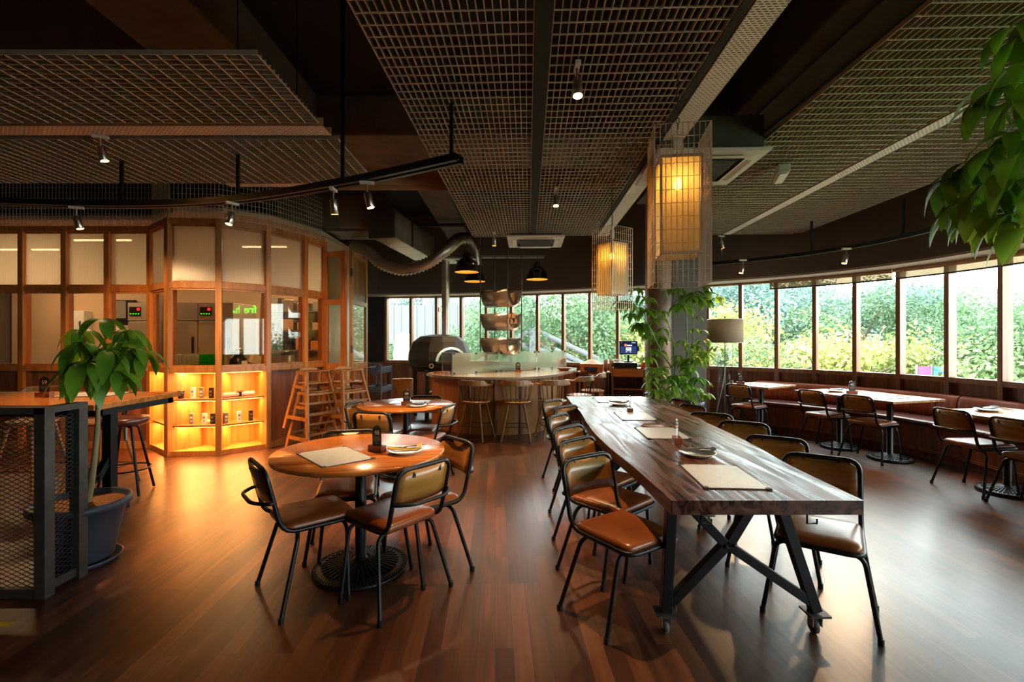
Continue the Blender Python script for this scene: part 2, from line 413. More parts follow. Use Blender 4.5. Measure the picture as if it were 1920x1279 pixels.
    def mesh(s, name, mats):
        me = bpy.data.meshes.new(name); me.from_pydata(s.v, [], s.f)
        for m in (mats if isinstance(mats, (list, tuple)) else [mats]): me.materials.append(m)
        me.polygons.foreach_set('use_smooth', s.sm); me.polygons.foreach_set('material_index', s.mi); me.update()
        return me
    def build(s, name, mats, parent=None, bevel=0, solid=0, sub=0):
        o = bpy.data.objects.new(name, s.mesh(name, mats)); COL.objects.link(o)
        if parent: o.parent = parent
        if solid: md = o.modifiers.new('solid', 'SOLIDIFY'); md.thickness = solid
        if bevel: md = o.modifiers.new('edge', 'BEVEL'); md.width = bevel; md.segments = 2; md.limit_method = 'ANGLE'; md.angle_limit = .7
        if sub: md = o.modifiers.new('smooth', 'SUBSURF'); md.levels = sub; md.render_levels = sub
        return o

def tag(o, label, cat, group=None):
    o['label'] = label; o['category'] = cat
    if group: o['group'] = group
    return o
def thing(name, label, cat, loc=(0, 0, 0), rz=0, group=None):
    o = bpy.data.objects.new(name, None); COL.objects.link(o); o.location = loc; o.rotation_euler = (0, 0, rz); o.empty_display_size = .1
    return tag(o, label, cat, group)
def struct(o): o['kind'] = 'structure'; return o
KIDS = {}
def copy_tree(o, label, loc, rz=0, group=None, _top=True, _par=None):
    c = o.copy(); COL.objects.link(c)
    if _top:
        c.location = loc; c.rotation_euler = (0, 0, rz); c['label'] = label
        if group: c['group'] = group
    else: c.parent = _par
    for ch in [k for k in bpy.data.objects if k.parent == o and k.name in KIDSET[o.name]]: copy_tree(ch, None, None, _top=False, _par=c)
    return c
KIDSET = {}
def register(o):
    """remember the tree below a finished thing so that copies are cheap"""
    kids = [k for k in bpy.data.objects if k.parent == o]; KIDSET[o.name] = {k.name for k in kids}
    for k in kids: register(k)
class Proto:
    """the first placement uses the thing itself, the next ones are copies"""
    def __init__(s, make): s.make = make; s.o = None
    def put(s, label, loc, rz=0, group=None):
        if s.o is None:
            s.o = s.make(); register(s.o); s.tree = s.walk(s.o)
            s.o.location = loc; s.o.rotation_euler = (0, 0, rz); s.o['label'] = label
            if group: s.o['group'] = group
            return s.o
        return s.clone(s.tree, None, label, loc, rz, group)
    def walk(s, o): return (o, [s.walk(k) for k in bpy.data.objects if k.parent == o])
    def clone(s, node, par, label=None, loc=None, rz=0, group=None):
        c = node[0].copy(); COL.objects.link(c)
        if par is None:
            c.location = loc; c.rotation_euler = (0, 0, rz); c['label'] = label
            if group: c['group'] = group
        else: c.parent = par
        for k in node[1]: s.clone(k, c)
        return c

def text_mesh(name, s, size, m, parent, mat4, ext=.0006, align='CENTER'):
    cu = bpy.data.curves.new(name, 'FONT'); cu.body = s; cu.size = size; cu.extrude = ext; cu.align_x = align; cu.align_y = 'CENTER'; cu.resolution_u = 3
    t = bpy.data.objects.new(name+'_src', cu); COL.objects.link(t)
    bpy.context.view_layer.update()
    me = bpy.data.meshes.new_from_object(t.evaluated_get(bpy.context.evaluated_depsgraph_get()))
    bpy.data.objects.remove(t); bpy.data.curves.remove(cu)
    me.name = name; me.transform(mat4); me.materials.clear(); me.materials.append(m)
    o = bpy.data.objects.new(name, me); COL.objects.link(o)
    if parent: o.parent = parent
    return o

def light(name, typ, loc, energy, color=(1, 1, 1), size=.1, direction=None, **kw):
    d = bpy.data.lights.new(name, typ); d.energy = energy; d.color = color
    if typ == 'AREA':
        d.shape = 'RECTANGLE'; d.size = size if not isinstance(size, tuple) else size[0]; d.size_y = size if not isinstance(size, tuple) else size[1]
    elif typ in ('POINT', 'SPOT'): d.shadow_soft_size = size
    for k, v in kw.items(): setattr(d, k, v)
    o = bpy.data.objects.new(name, d); COL.objects.link(o); o.location = loc
    if direction is not None: o.rotation_euler = Vector(direction).to_track_quat('-Z', 'Y').to_euler()
    return o
# ------------------------------------------------------------------ setting
def PX(px, Y): return (px-960)/900*Y
def seg(poly, t):
    i = min(int(t), len(poly)-2); u = t-i
    return Vector(poly[i]).lerp(Vector(poly[i+1]), u)
WP = [(-2.92, 11.2), (-2.32, 11.1), (-1.72, 11.0), (-1.14, 10.88), (-.56, 10.72), (0, 10.53), (.56, 10.33), (1.09, 10.1), (1.61, 9.85), (2.12, 9.58), (2.62, 9.3), (3.11, 9.03),
      (3.57, 8.73), (4.01, 8.4), (4.45, 8.05), (4.84, 7.65), (5.17, 7.2), (5.43, 6.7), (5.62, 6.15), (5.71, 5.55), (5.72, 4.97), (5.70, 4.39), (5.66, 3.81), (5.61, 3.23),
      (5.55, 2.65), (5.49, 2.07), (5.43, 1.49), (5.37, .91), (5.32, .33), (5.27, -.25), (5.22, -.83), (5.17, -1.41), (5.12, -1.99), (5.07, -2.57), (5.02, -3.15), (4.97, -3.73)]
def inward(poly, i):
    a = Vector(poly[max(i-1, 0)]); b = Vector(poly[min(i+1, len(poly)-1)]); d = (b-a).normalized()
    return Vector((d.y, -d.x))
def off(poly, d): return [Vector(p)+inward(poly, i)*d for i, p in enumerate(poly)]
SILL, HEAD, SLAB = .965, 2.43, 4.15
room = [(p[0], p[1]) for p in WP]+[(4.97, -4.1), (-10, -4.1), (-10, 11.4)]
room = room[::-1]
o = struct(MB().prism([(x, y) for x, y in room], -.25, 0).build('floor', M['floor']))
struct(MB().prism(room, SLAB, SLAB+.35).build('ceiling', M['ceil']))
# straight outer walls
struct(MB().box(-10.15, -10, -4.1, 11.4, 0, SLAB).build('wall_left', M['black_wall']))
struct(MB().box(-10, 5.1, -4.25, -4.1, 0, SLAB).build('wall_behind', M['black_wall']))
b = MB()
b.box(-10, -2.95, 11.22, 11.4, 0, SLAB)
struct(b.build('wall_back', M['black_wall']))
struct(MB().box(-3.75, -2.97, 11.17, 11.22, .9, 2.43).build('wall_board', M['darkpanel']))
# bulkhead over the windows and its soffit
inn = off(WP, .5)
b = MB()
for i in range(len(WP)-1):
    p, q = inn[i], inn[i+1]; P, Q = Vector(WP[i]), Vector(WP[i+1])
    vs = [(p.x, p.y), (q.x, q.y), (Q.x+(Q-q).x*.15, Q.y+(Q-q).y*.15), (P.x+(P-p).x*.15, P.y+(P-p).y*.15)]
    b.prism(vs[::-1], HEAD+.03, SLAB)
e = inn[0]; b.box(-10, e.x, e.y, 11.3, HEAD+.03, SLAB)
struct(b.build('wall_bulkhead', M['black_wall']))
b = MB()
for i in range(len(WP)-1):
    p, q = inn[i], inn[i+1]; P, Q = Vector(WP[i]), Vector(WP[i+1])
    b.prism([(p.x, p.y), (q.x, q.y), (Q.x, Q.y), (P.x, P.y)][::-1], HEAD, HEAD+.03)
e = inn[0]; b.box(-4.2, e.x, e.y, 11.22, HEAD, HEAD+.03)
struct(b.build('trim_soffit', M['soffit']))
# low timber panelling under the windows
dd = off(WP, .0); d2 = off(WP, .05)
b = MB(); k = MB()
for i in range(len(WP)-1):
    P, Q = Vector(WP[i]), Vector(WP[i+1]); p, q = Vector(off(WP, -.08)[i]), Vector(off(WP, -.08)[i+1])
    b.prism([(P.x, P.y), (Q.x, Q.y), (q.x, q.y), (p.x, p.y)][::-1], 0, SILL-.05)
    a, c = d2[i], d2[i+1]
    k.prism([(a.x, a.y), (c.x, c.y), (Q.x, Q.y), (P.x, P.y)][::-1], 0, .1)
struct(b.build('wall_right', M['dado'])); struct(k.build('baseboard_right', M['dado']))
b = MB(); b.box(-10, -2.97, 11.12, 11.22, 0, .86); b.box(-10, -2.97, 11.1, 11.22, .82, .92)
struct(b.build('trim_1', M['dado']))
# one window per bay: mullion, sill and head rails, glass pane
oin, oout = off(WP, .07), off(WP, -.06); gin, gout = off(WP, .006), off(WP, -.006)
for i in range(len(WP)-1):
    b = MB(); P, Q = Vector(WP[i]), Vector(WP[i+1]); t = (Q-P).normalized()
    nv = inward(WP, i); tt = Vector((-nv.y, nv.x))
    def quadpoly(c, w, a, d): return [tuple(c+tt*(-w)+nv*a), tuple(c+tt*w+nv*a), tuple(c+tt*w+nv*d), tuple(c-tt*w+nv*d)]
    b.prism([tuple(v) for v in quadpoly(P, .028, -.06, .075)], 0, HEAD)
    for z0, z1 in ((SILL-.065, SILL), (HEAD-.035, HEAD)):
        b.prism([tuple(oin[i]), tuple(oin[i+1]), tuple(oout[i+1]), tuple(oout[i])][::-1], z0, z1)
    w = struct(b.build('window_%d' % (i+1), M['frame']))
    g = MB(); g.prism([tuple(gin[i]), tuple(gin[i+1]), tuple(gout[i+1]), tuple(gout[i])][::-1], SILL, HEAD-.03)
    g.build('glass_pane', M['glass'], w)
# roller blinds
for n, (t0, t1, lab) in enumerate([(13.85, 16.93, 'short sheer brown roller blind, the one whose far end starts beside the lamp'), (17.03, 20.6, 'sheer brown roller blind nearest the hanging foliage at upper right')]):
    r = thing('roller_blind', lab, 'blind', group='roller blinds')
    L = off(WP, .13); N = 14; pts = [seg([tuple(v) for v in L], t0+(t1-t0)*j/N) for j in range(N+1)]
    MB().grid([[(p.x, p.y, 2.29) for p in pts], [(p.x, p.y, 2.40) for p in pts]]).build('blind_cloth', M['blind'], r)
    MB().tube([(p.x, p.y, 2.405) for p in pts], .022, 8).build('roller', M['kraft'], r)
    MB().tube([(p.x, p.y, 2.285) for p in pts], .011, 6).build('bottom_bar', M['blackplastic'], r)

# ceiling beams, downstands
def beam(n, x0, x1, y0, y1, z0, m='beam'): return struct(MB().box(x0, x1, y0, y1, z0, SLAB).build('trim_%d' % n, M[m], bevel=.02))
beam(2, -2.85, -2.15, -3.5, 5.3, 3.7); beam(3, -9.9, 2.2, 5.3, 6.5, 3.7)
beam(4, 2.25, 3.5, -3.5, 7.4, 3.72, 'darkbeam'); beam(5, 1.7, 2.45, 4.95, 6.6, 3.3, 'darkbeam')
beam(6, -1.35, -.9, 6.5, 10.2, 3.55, 'darkbeam')
# columns
o = MB(); o.lathe([(.185, 0), (.185, SLAB)], 32, (2.19, 7.2, 0)); struct(o.build('column_round', M['column']))
struct(MB().box(2.46, 2.98, 7.35, 7.85, 0, SLAB).build('column_square', M['slate'], bevel=.01))

# ------------------------------------------------------------------ kitchen enclosure
EP = [(-4.8-.57*k, 6.4) for k in range(8, -1, -1)]+[(-4.25, 5.96), (-3.67, 6.01), (-3.27, 6.4), (-3.03, 6.99), (-2.92, 7.42)]
NB = len(EP)-1
gi, go = off(EP, .004), off(EP, -.004)
for i in range(NB):
    P, Q = Vector(EP[i]), Vector(EP[i+1]); d = (Q-P).normalized(); nn = Vector((d.y, -d.x))
    m = M['teak'] if i < 9 or i > 11 else M['darkteak']
    b = MB(); nv = inward(EP, i); tt = Vector((-nv.y, nv.x)); c = P
    b.prism([tuple(c-tt*.033+nv*.05), tuple(c+tt*.033+nv*.05), tuple(c+tt*.033-nv*.07), tuple(c-tt*.033-nv*.07)], 0, 2.95)
    for z0, z1, a in ((1.03, 1.10, .045), (2.085, 2.15, .04), (2.88, 2.95, .045)):
        b.prism([tuple(P+nn*a), tuple(Q+nn*a), tuple(Q-nn*.05), tuple(P-nn*.05)][::-1], z0, z1)
    # thin inner beads
    for z0, z1 in ((1.10, 1.125), (2.06, 2.085), (2.15, 2.175), (2.855, 2.88)):
        b.prism([tuple(P+nn*.018), tuple(Q+nn*.018), tuple(Q-nn*.018), tuple(P-nn*.018)][::-1], z0, z1)
    if i == NB-1:
        c = Q; b.prism([tuple(c-tt*.033+nv*.05), tuple(c+tt*.033+nv*.05), tuple(c+tt*.033-nv*.07), tuple(c-tt*.033-nv*.07)], 0, 2.95)
    w = struct(b.build('window_%d' % (60+i), m))
    MB().prism([tuple(P+nn*.004), tuple(Q+nn*.004), tuple(Q-nn*.004), tuple(P-nn*.004)][::-1], 2.15, 2.88).build('reeded_pane', M['reed'], w)
    MB().prism([tuple(P+nn*.003), tuple(Q+nn*.003), tuple(Q-nn*.003), tuple(P-nn*.003)][::-1], 1.10, 2.085).build('clear_pane', M['kglass'], w)
b = MB(); bb = MB()
for i in range(NB):
    P, Q = Vector(EP[i]), Vector(EP[i+1]); d = (Q-P).normalized(); nn = Vector((d.y, -d.x))
    if 8 <= i <= 10: continue
    b.prism([tuple(P-nn*.0), tuple(Q-nn*.0), tuple(Q-nn*.04), tuple(P-nn*.04)][::-1], 0, 1.03)
    bb.prism([tuple(P+nn*.04), tuple(Q+nn*.04), tuple(Q), tuple(P)][::-1], 0, .09)
struct(b.build('wall_kitchen_front', M['dado'])); struct(bb.build('baseboard_kitchen', M['darkteak']))
# mesh screen above the enclosure
b = MB(); NVv = 0
for i in range(NB):
    P, Q = Vector(EP[i]), Vector(EP[i+1]); L = (Q-P).length; n = max(1, int(L/.045))
    for k in range(n):
        p = P.lerp(Q, k/n); b.bar((p.x, p.y, 2.95), (p.x, p.y, 3.62), .006, .006)
    for j in range(10):
        z = 2.98+.07*j; b.bar((P.x, P.y, z), (Q.x, Q.y, z), .0045, .0045)
tag(b.build('wire_mesh_screen', M['rod']), 'galvanised wire mesh screen standing on top of the glazed kitchen partition', 'mesh screen')
# kitchen room shell
KY = 9.5
kp = [(p[0], p[1]+.08) for p in EP]+[(-2.98, KY), (-9.9, KY)]
struct(MB().prism(kp[::-1], 3.06, 3.12).build('ceiling_kitchen', M['kceil']))
struct(MB().box(-9.9, -2.95, KY, KY+.1, 0, 3.06).build('wall_kitchen_back', M['kwall']))
struct(MB().box(-3.02, -2.95, 7.6, KY, 0, 3.06).build('wall_kitchen_side', M['kwall']))
# display cabinets under the three angled bays
def cabinet(i, lab):
    P, Q = Vector(EP[i]), Vector(EP[i+1]); d = (Q-P).normalized(); nn = Vector((d.y, -d.x)); L = (Q-P).length
    ang = math.atan2(d.y, d.x); t = thing('display_cabinet', lab, 'cabinet', (P.x, P.y, 0), ang, 'lit display cabinets in the kitchen partition')
    # local: x along bay, y into kitchen
    dep = .34; a = .0
    MB().box(.03, L-.03, dep, dep+.02, .06, 1.03).build('back_panel', M['shelfwood'], t)
    s_ = MB(); s_.box(.012, .035, .0, dep, .06, 1.03); s_.box(L-.035, L-.012, 0, dep, .06, 1.03); s_.build('side_panel', M['shelfwood'], t)
    MB().box(.0, L, -.03, dep, .0, .06).build('plinth', M['shelfwood'], t)
    for z in (.373, .70):
        sh = MB().box(.03, L-.03, .0, dep, z-.022, z).build('shelf', M['darkteak'], t)
        MB().box(.05, L-.05, .02, .032, z-.03, z-.023).build('led_strip', M['led'], sh)
    sh = MB().box(.0, L, -.0, dep, 1.03, 1.05).build('cabinet_top', M['darkteak'], t)
    MB().box(.05, L-.05, .02, .032, 1.021, 1.029).build('led_strip', M['led'], sh)
    for z in (.34, .665, 1.015):
        w = t.matrix_basis if False else None
        c = P+d*(L/2)-nn*.09
        light('cabinet_light', 'AREA', (c.x, c.y, z), 6, (1, .48, .13), (L-.14, .03), (0, 0, -1)).rotation_euler = (0, 0, ang)
    return (P, d, nn, L)
cabs = [cabinet(8, 'lit display cabinet in the narrow angled bay beside the potted money tree'),
        cabinet(9, 'lit display cabinet in the middle bay with two black pots on its upper shelf'),
        cabinet(10, 'lit display cabinet in the bay beside the high chairs, ribboned roll on its upper shelf')]
def on_shelf(c, u, v, z):
    P, d, nn, L = cabs[c]; p = P+d*(L*u)-nn*v; return (p.x, p.y, z), math.atan2(d.y, d.x)
def small_box(m, h, w=.045):
    def f():
        t = thing('product_box', '', 'box')
        MB().box(-w/2, w/2, -w/2, w/2, 0, h).build('carton', M[m], t, bevel=.0015)
        k = MB(); k.box(-w*.32, w*.32, -w/2-.0008, -w/2, h*.55, h*.72); k.box(-w*.3, w*.3, -w/2-.0008, -w/2, h*.3, h*.36); k.box(-w*.2, w*.2, -w/2-.0008, -w/2, h*.22, h*.25)
        k.build('printed_panel', M['greybox' if m != 'greybox' else 'whitebox'], t); return t
    return f
PB = {k: Proto(small_box(k, .135)) for k in ('whitebox', 'greybox', 'blackbox')}
G = 'boxed bottles in the lit display cabinets'
for c, u, z, k, lab in [
    (1, .38, .70, 'whitebox', 'tall white box on the upper shelf, between black pot and grey box'), (1, .56, .70, 'greybox', 'grey box on the upper shelf between a white and a black box'), (1, .76, .70, 'blackbox', 'black box on the upper shelf beside the second black pot'),
    (1, .36, .373, 'greybox', 'grey box on the lower shelf of the middle cabinet, left of the folded cloth'), (1, .62, .373, 'whitebox', 'white box on the lower shelf of the middle cabinet in front of the cloth'), (1, .79, .373, 'blackbox', 'black box on the lower shelf of the middle cabinet in front of the cloth'),
    (2, .18, .373, 'greybox', 'grey box under the ribboned roll, nearest the centre post'), (2, .45, .373, 'whitebox', 'white box under the ribboned roll, standing between two grey ones'), (2, .7, .373, 'blackbox', 'dark grey box under the ribboned roll, nearest the high chairs'),
    (0, .5, .373, 'whitebox', 'white box in the narrow cabinet, first of its three boxes'), (0, .66, .373, 'blackbox', 'dark box in the narrow cabinet, between two white ones'), (0, .82, .373, 'whitebox', 'white box in the narrow cabinet beside the corner post')]:
    loc, a = on_shelf(c, u, .1, z); PB[k].put(lab, loc, a, G)
def pot_():
    t = thing('black_pot', '', 'jar'); MB().lathe([(.0, 0), (.03, 0), (.036, .05), (.036, .085), (0, .085)], 20).build('jar_body', M['blackplastic'], t); MB().lathe([(0, .085), (.041, .085), (.041, .1), (0, .1)], 20).build('lid', M['blackplastic'], t); return t
pp = Proto(pot_)
for u, lab in ((.13, 'small black lidded pot beside the tall white box'), (.93, 'small black lidded pot beside the black box, next to the centre post')):
    loc, a = on_shelf(1, u, .1, .70); pp.put(lab, loc, a, 'black pots in the display cabinet')
loc, a = on_shelf(2, .45, .12, .70); t = thing('gift_roll', 'cream cloth roll tied with a black ribbon on the upper cabinet shelf', 'roll', loc, a)
MB().tube([(-.19, 0, .033), (.19, 0, .033)], .03, 14).build('cloth_roll', M['cloth'], t)
r = MB(); r.tube([(.0, 0, .033), (.03, 0, .033)], .032, 14); r.lathe([(0, -.006), (.02, -.004), (.026, 0), (.02, .004), (0, .006)], 10, (.035, -.02, .075)); r.lathe([(0, -.006), (.02, -.004), (.026, 0), (.02, .004), (0, .006)], 10, (-.01, -.02, .075)); r.build('ribbon', M['blackplastic'], t)
loc, a = on_shelf(1, .75, .2, .373); t = thing('folded_cloth', 'folded cream cloth lying behind boxes on the lower cabinet shelf', 'cloth', loc, a)
MB().cbox((0, 0, .02), (.3, .1, .035), .05).build('folds', M['cloth'], t, bevel=.012); MB().tube([(.08, -.06, .025), (.08, .06, .025)], .012, 6).build('ribbon', M['blackplastic'], t)

# tumblers on the ledge inside the partition
def tumbler(m, h=.21, r=.036):
    def f():
        t = thing('tumbler', '', 'glass')
        MB().lathe([(0, .004), (r*.72, .004), (r*.8, 0), (r*.92, h*.35), (r, h), (r*.93, h), (r*.82, h*.35), (r*.7, .012), (0, .012)], 12).build('glass_body', M[m], t); return t
    return f
tg, gg = Proto(tumbler('tumbler')), Proto(tumbler('gtumbler'))
for row in range(2):
    for k in range(6):
        loc, a = on_shelf(1, .10+.085*k, .06+row*.085, 1.05); loc = (loc[0], loc[1], 1.05)
        tg.put('clear tumbler in the block of glasses behind the middle kitchen pane', loc, a, 'clear tumblers on the kitchen ledge')
        if k < 5:
            loc, a = on_shelf(1, .60+.082*k, .06+row*.085, 1.05)
            gg.put('green tumbler in the block of green glasses behind the middle kitchen pane', loc, a, 'green tumblers on the kitchen ledge')
for k in range(3):
    loc, a = on_shelf(0, .5+.16*k, .08, 1.05); tg.put('clear tumbler behind the narrow angled pane above the money tree', loc, a, 'clear tumblers behind the narrow pane')
# jar, paper bag, books on the ledge of the third bay
loc, a = on_shelf(2, .48, .2, 1.05); t = thing('coffee_jar', 'large dark glass jar with foil cap behind the third kitchen pane', 'jar', loc, a)
MB().lathe([(0, 0), (.085, 0), (.1, .05), (.1, .14), (.07, .18), (.055, .2), (0, .2)], 24).build('jar_body', M['blackplastic'], t); MB().lathe([(.055, .2), (.065, .21), (.06, .26), (.03, .28), (0, .28)], 16).build('foil_cap', M['steel'], t)
MB().cbox((.05, -.09, .08), (.07, .01, .07), .3).build('jar_label', M['whitebox'], t)
loc, a = on_shelf(2, .15, .2, 1.05); t = thing('paper_bag', 'crumpled clear and kraft bag beside the coffee jar', 'bag', loc, a)
MB().lathe([(0, 0), (.07, 0), (.08, .1), (.07, .2), (.09, .24), (.02, .25)], 9).build('bag_body', M['kraft'], t)
loc, a = on_shelf(2, .86, .22, 1.05); t = thing('takeaway_packet', 'pale wrapped packet leaning behind the coffee jar', 'packet', loc, a)
MB().cbox((0, 0, .12), (.16, .06, .13), .2, 0, .35).build('packet_body', M['cloth'], t, bevel=.02)
loc, a = on_shelf(2, .72, .03, 1.05); t = thing('card_stack', 'stack of blue and orange cards on the ledge under the packet', 'cards', loc, a)
MB().box(-.32, 0, -.03, .05, 0, .022).build('blue_cards', M['bluegrey'], t); MB().box(.0, .1, -.03, .05, 0, .04).build('orange_cards', M['shelfwood'], t)

# refrigerators
def fridge():
    t = thing('refrigerator', '', 'refrigerator')
    MB().box(-.33, .33, .02, .7, .1, 2.05).build('cabinet_body', M['fridge'], t, bevel=.01)
    for z0, z1 in ((.14, .95), (.97, 1.74)):
        dr = MB().box(-.32, .32, -.02, .018, z0, z1).build('door', M['fridge'], t, bevel=.006); MB().box(.24, .27, -.05, -.02, z0+.25, z1-.25).build('handle', M['blackplastic'], dr)
    g = MB().box(-.33, .33, -.01, .02, 1.76, 2.05).build('upper_panel', M['fridge'], t)
    MB().box(-.3, -.08, -.016, -.01, 1.84, 1.98).build('display_window', M['blackplastic'], t)
    MB().box(-.15, -.10, -.019, -.016, 1.92, 1.96).build('red_readout', M['redled'], t)
    k = MB(); [k.box(-.28+.05*j, -.26+.05*j, -.019, -.016, 1.86, 1.872) for j in range(4)]; k.build('indicator_lamps', M['greenled'], t)
    return t
M['redled'] = emis('red_led', 'ff1414', 6); M['greenled'] = emis('green_led', '40ff20', 3)
fr = Proto(fridge)
for x, y, lab in ((-5.45, 7.9, 'stainless refrigerator behind the middle kitchen pane, red readout in full view'), (-4.87, 7.9, 'stainless refrigerator behind the post left of the coffee jar'), (-6.03, 7.9, 'stainless refrigerator behind the narrow angled pane')):
    fr.put(lab, (x, y, 0), 0, 'stainless refrigerators in the kitchen').scale = (.86, 1, 1)
t = thing('wall_cabinet', 'white control box on the kitchen wall at the left end of the partition', 'control box', (-8.5, KY, 1.5)); MB().box(-.24, .2, -.2, -.001, 0, .5).build('box_body', M['white'], t, bevel=.01); MB().box(.12, .15, -.215, -.2, .2, .3).build('latch', M['chrome'], t)
t = thing('kitchen_screen', 'black order screen on the kitchen wall above the white boiler', 'screen', (-7.6, KY-.02, 1.72)); MB().box(-.26, .2, -.08, -.001, 0, .5).build('screen_bezel', M['blackplastic'], t, bevel=.01); MB().box(-.24, .04, -.085, -.08, .14, .48).build('screen_panel', M['greybox'], t)
t = thing('water_boiler', 'white wall boiler with two taps under the black order screen', 'boiler', (-7.6, KY-.02, .9)); MB().box(-.26, .12, -.25, -.001, 0, .82).build('boiler_body', M['white'], t, bevel=.02)
for x in (-.16, .02): MB().tube([(x, -.25, .5), (x, -.31, .5), (x, -.31, .44)], .014, 8).build('tap', M['blackplastic'], t)
# steel worktop along the kitchen back wall
t = thing('kitchen_worktop', 'stainless worktop along the kitchen back wall behind the money tree', 'worktop', (-7.6, 9.1, 0))
MB().box(-1.9, 1.4, -.3, .33, .86, .9).build('worktop_surface', M['steel'], t, bevel=.005)
MB().box(-1.85, 1.35, -.25, .33, 0, .86).build('base_unit', M['steel'], t)
# kitchen shelf rack (right part)
t = thing('kitchen_rack', 'stainless shelf rack with boxes and a boiler in the kitchen beside the partition end', 'rack', (-4.2, 9.2, 0))
for z in (.9, 1.25, 1.62, 1.98): MB().box(-.5, 1.1, -.25, .25, z-.02, z).build('shelf', M['steel'], t)
for x in (-.48, .3, 1.08): MB().bar((x, -.23, 0), (x, -.23, 2.2), .03, .03).build('post', M['steel'], t)
kx = random.Random(3); mats = ['kraft', 'blackbox', 'steel', 'white', 'kraft', 'bluegrey', 'greybox', 'shelfwood']
labs = ['left end', 'second place', 'middle', 'fourth place', 'right end']
for zi, (z, zn) in enumerate(((1.25, 'lower shelf'), (1.62, 'middle shelf'), (1.98, 'top shelf'))):
    x = -.42
    for j in range(5):
        w = kx.uniform(.16, .24); h = kx.uniform(.14, .26); mt = kx.choice(mats)
        tag(MB().box(x-4.2, x-4.2+w, 9.02, 9.3, z, z+h).build('storage_box', M[mt], bevel=.008), 'storage box on the %s of the kitchen rack, %s' % (zn, labs[j]), 'box', 'boxes on the kitchen rack'); x += w+.07
t = thing('steel_urn', 'cylindrical steel urn with black lid behind the kitchen pane beside the high chairs', 'urn', (-3.55, 7.6, .9)); MB().cyl((0, 0, 0), .1, .3, 24).build('urn_body', M['steel'], t); MB().lathe([(.104, .3), (.104, .34), (.05, .37), (0, .37)], 20).build('lid', M['blackplastic'], t)
t = thing('prep_counter', 'stainless prep counter inside the kitchen under the steel urn', 'counter', (-3.6, 7.75, 0)); MB().box(-.35, .5, -.3, .3, .86, .9).build('counter_top', M['steel'], t); MB().box(-.32, .47, -.26, .28, 0, .86).build('counter_body', M['steel'], t)
# kitchen tube lamps
for x0, x1, y, lab in ((-4.6, -3.8, 8.15, 'lit tube lamp on the kitchen ceiling above the refrigerators'), (-9.0, -7.9, 8.4, 'lit tube lamp on the kitchen ceiling at the left end'), (-7.0, -6.0, 7.6, 'tube lamp on the kitchen ceiling above the money tree')):
    t = thing('tube_lamp', lab, 'lamp', ((x0+x1)/2, y, 3.06), 0, 'kitchen tube lamps'); L = x1-x0
    MB().box(-L/2, L/2, -.03, .03, -.03, -.001).build('lamp_body', M['white'], t); MB().tube([(-L/2+.03, 0, -.045), (L/2-.03, 0, -.045)], .014, 8).build('tube', M['tube'], t)
    light('kitchen_light', 'AREA', ((x0+x1)/2, y, 2.98), 30, (1, .76, .5), (L, .1), (0, 0, -1))

# bifold door standing open
def leaf(name, P, Q, m, dx):
    P, Q = Vector(P), Vector(Q); d = Q-P; L = d.length; ang = math.atan2(d.y, d.x)
    t = bpy.data.objects.new(name, None); COL.objects.link(t); t.location = (P.x, P.y, 0); t.rotation_euler = (0, 0, ang); t['kind'] = 'structure'
    b = MB(); b.box(0, .07, -.02, .02, .02, 2.78); b.box(L-.09, L, -.02, .02, .02, 2.78)
    for z0, z1 in ((.02, .12), (.98, 1.08), (1.98, 2.05), (2.7, 2.78)): b.box(.07, L-.09, -.02, .02, z0, z1)
    b.build('leaf_frame', M[m], t); MB().box(.07, L-.09, -.008, .008, .12, .98).build('lower_panel', M['dado'], t)
    MB().box(.07, L-.09, -.003, .003, 1.08, 1.98).build('clear_pane', M['kglass'], t); MB().box(.07, L-.09, -.003, .003, 2.05, 2.7).build('reeded_pane', M['reed'], t)
    return t
leaf('door_1', (-2.88, 7.38), (-2.49, 7.2), 'teak', 0)
d2 = leaf('door_2', (-2.42, 7.2), (-2.44, 8.05), 'darkteak', 0)
h = MB(); [h.cbox((-.035, -.03, z), (.06, .02, .11)) for z in (.5, 1.3, 2.45)]; h.build('hinge', M['worn'], d2)
h = MB(); h.tube([(.8, .02, 1.12), (.8, .07, 1.12), (.72, .07, 1.12)], .01, 8); h.build('handle', M['blacksteel'], d2)
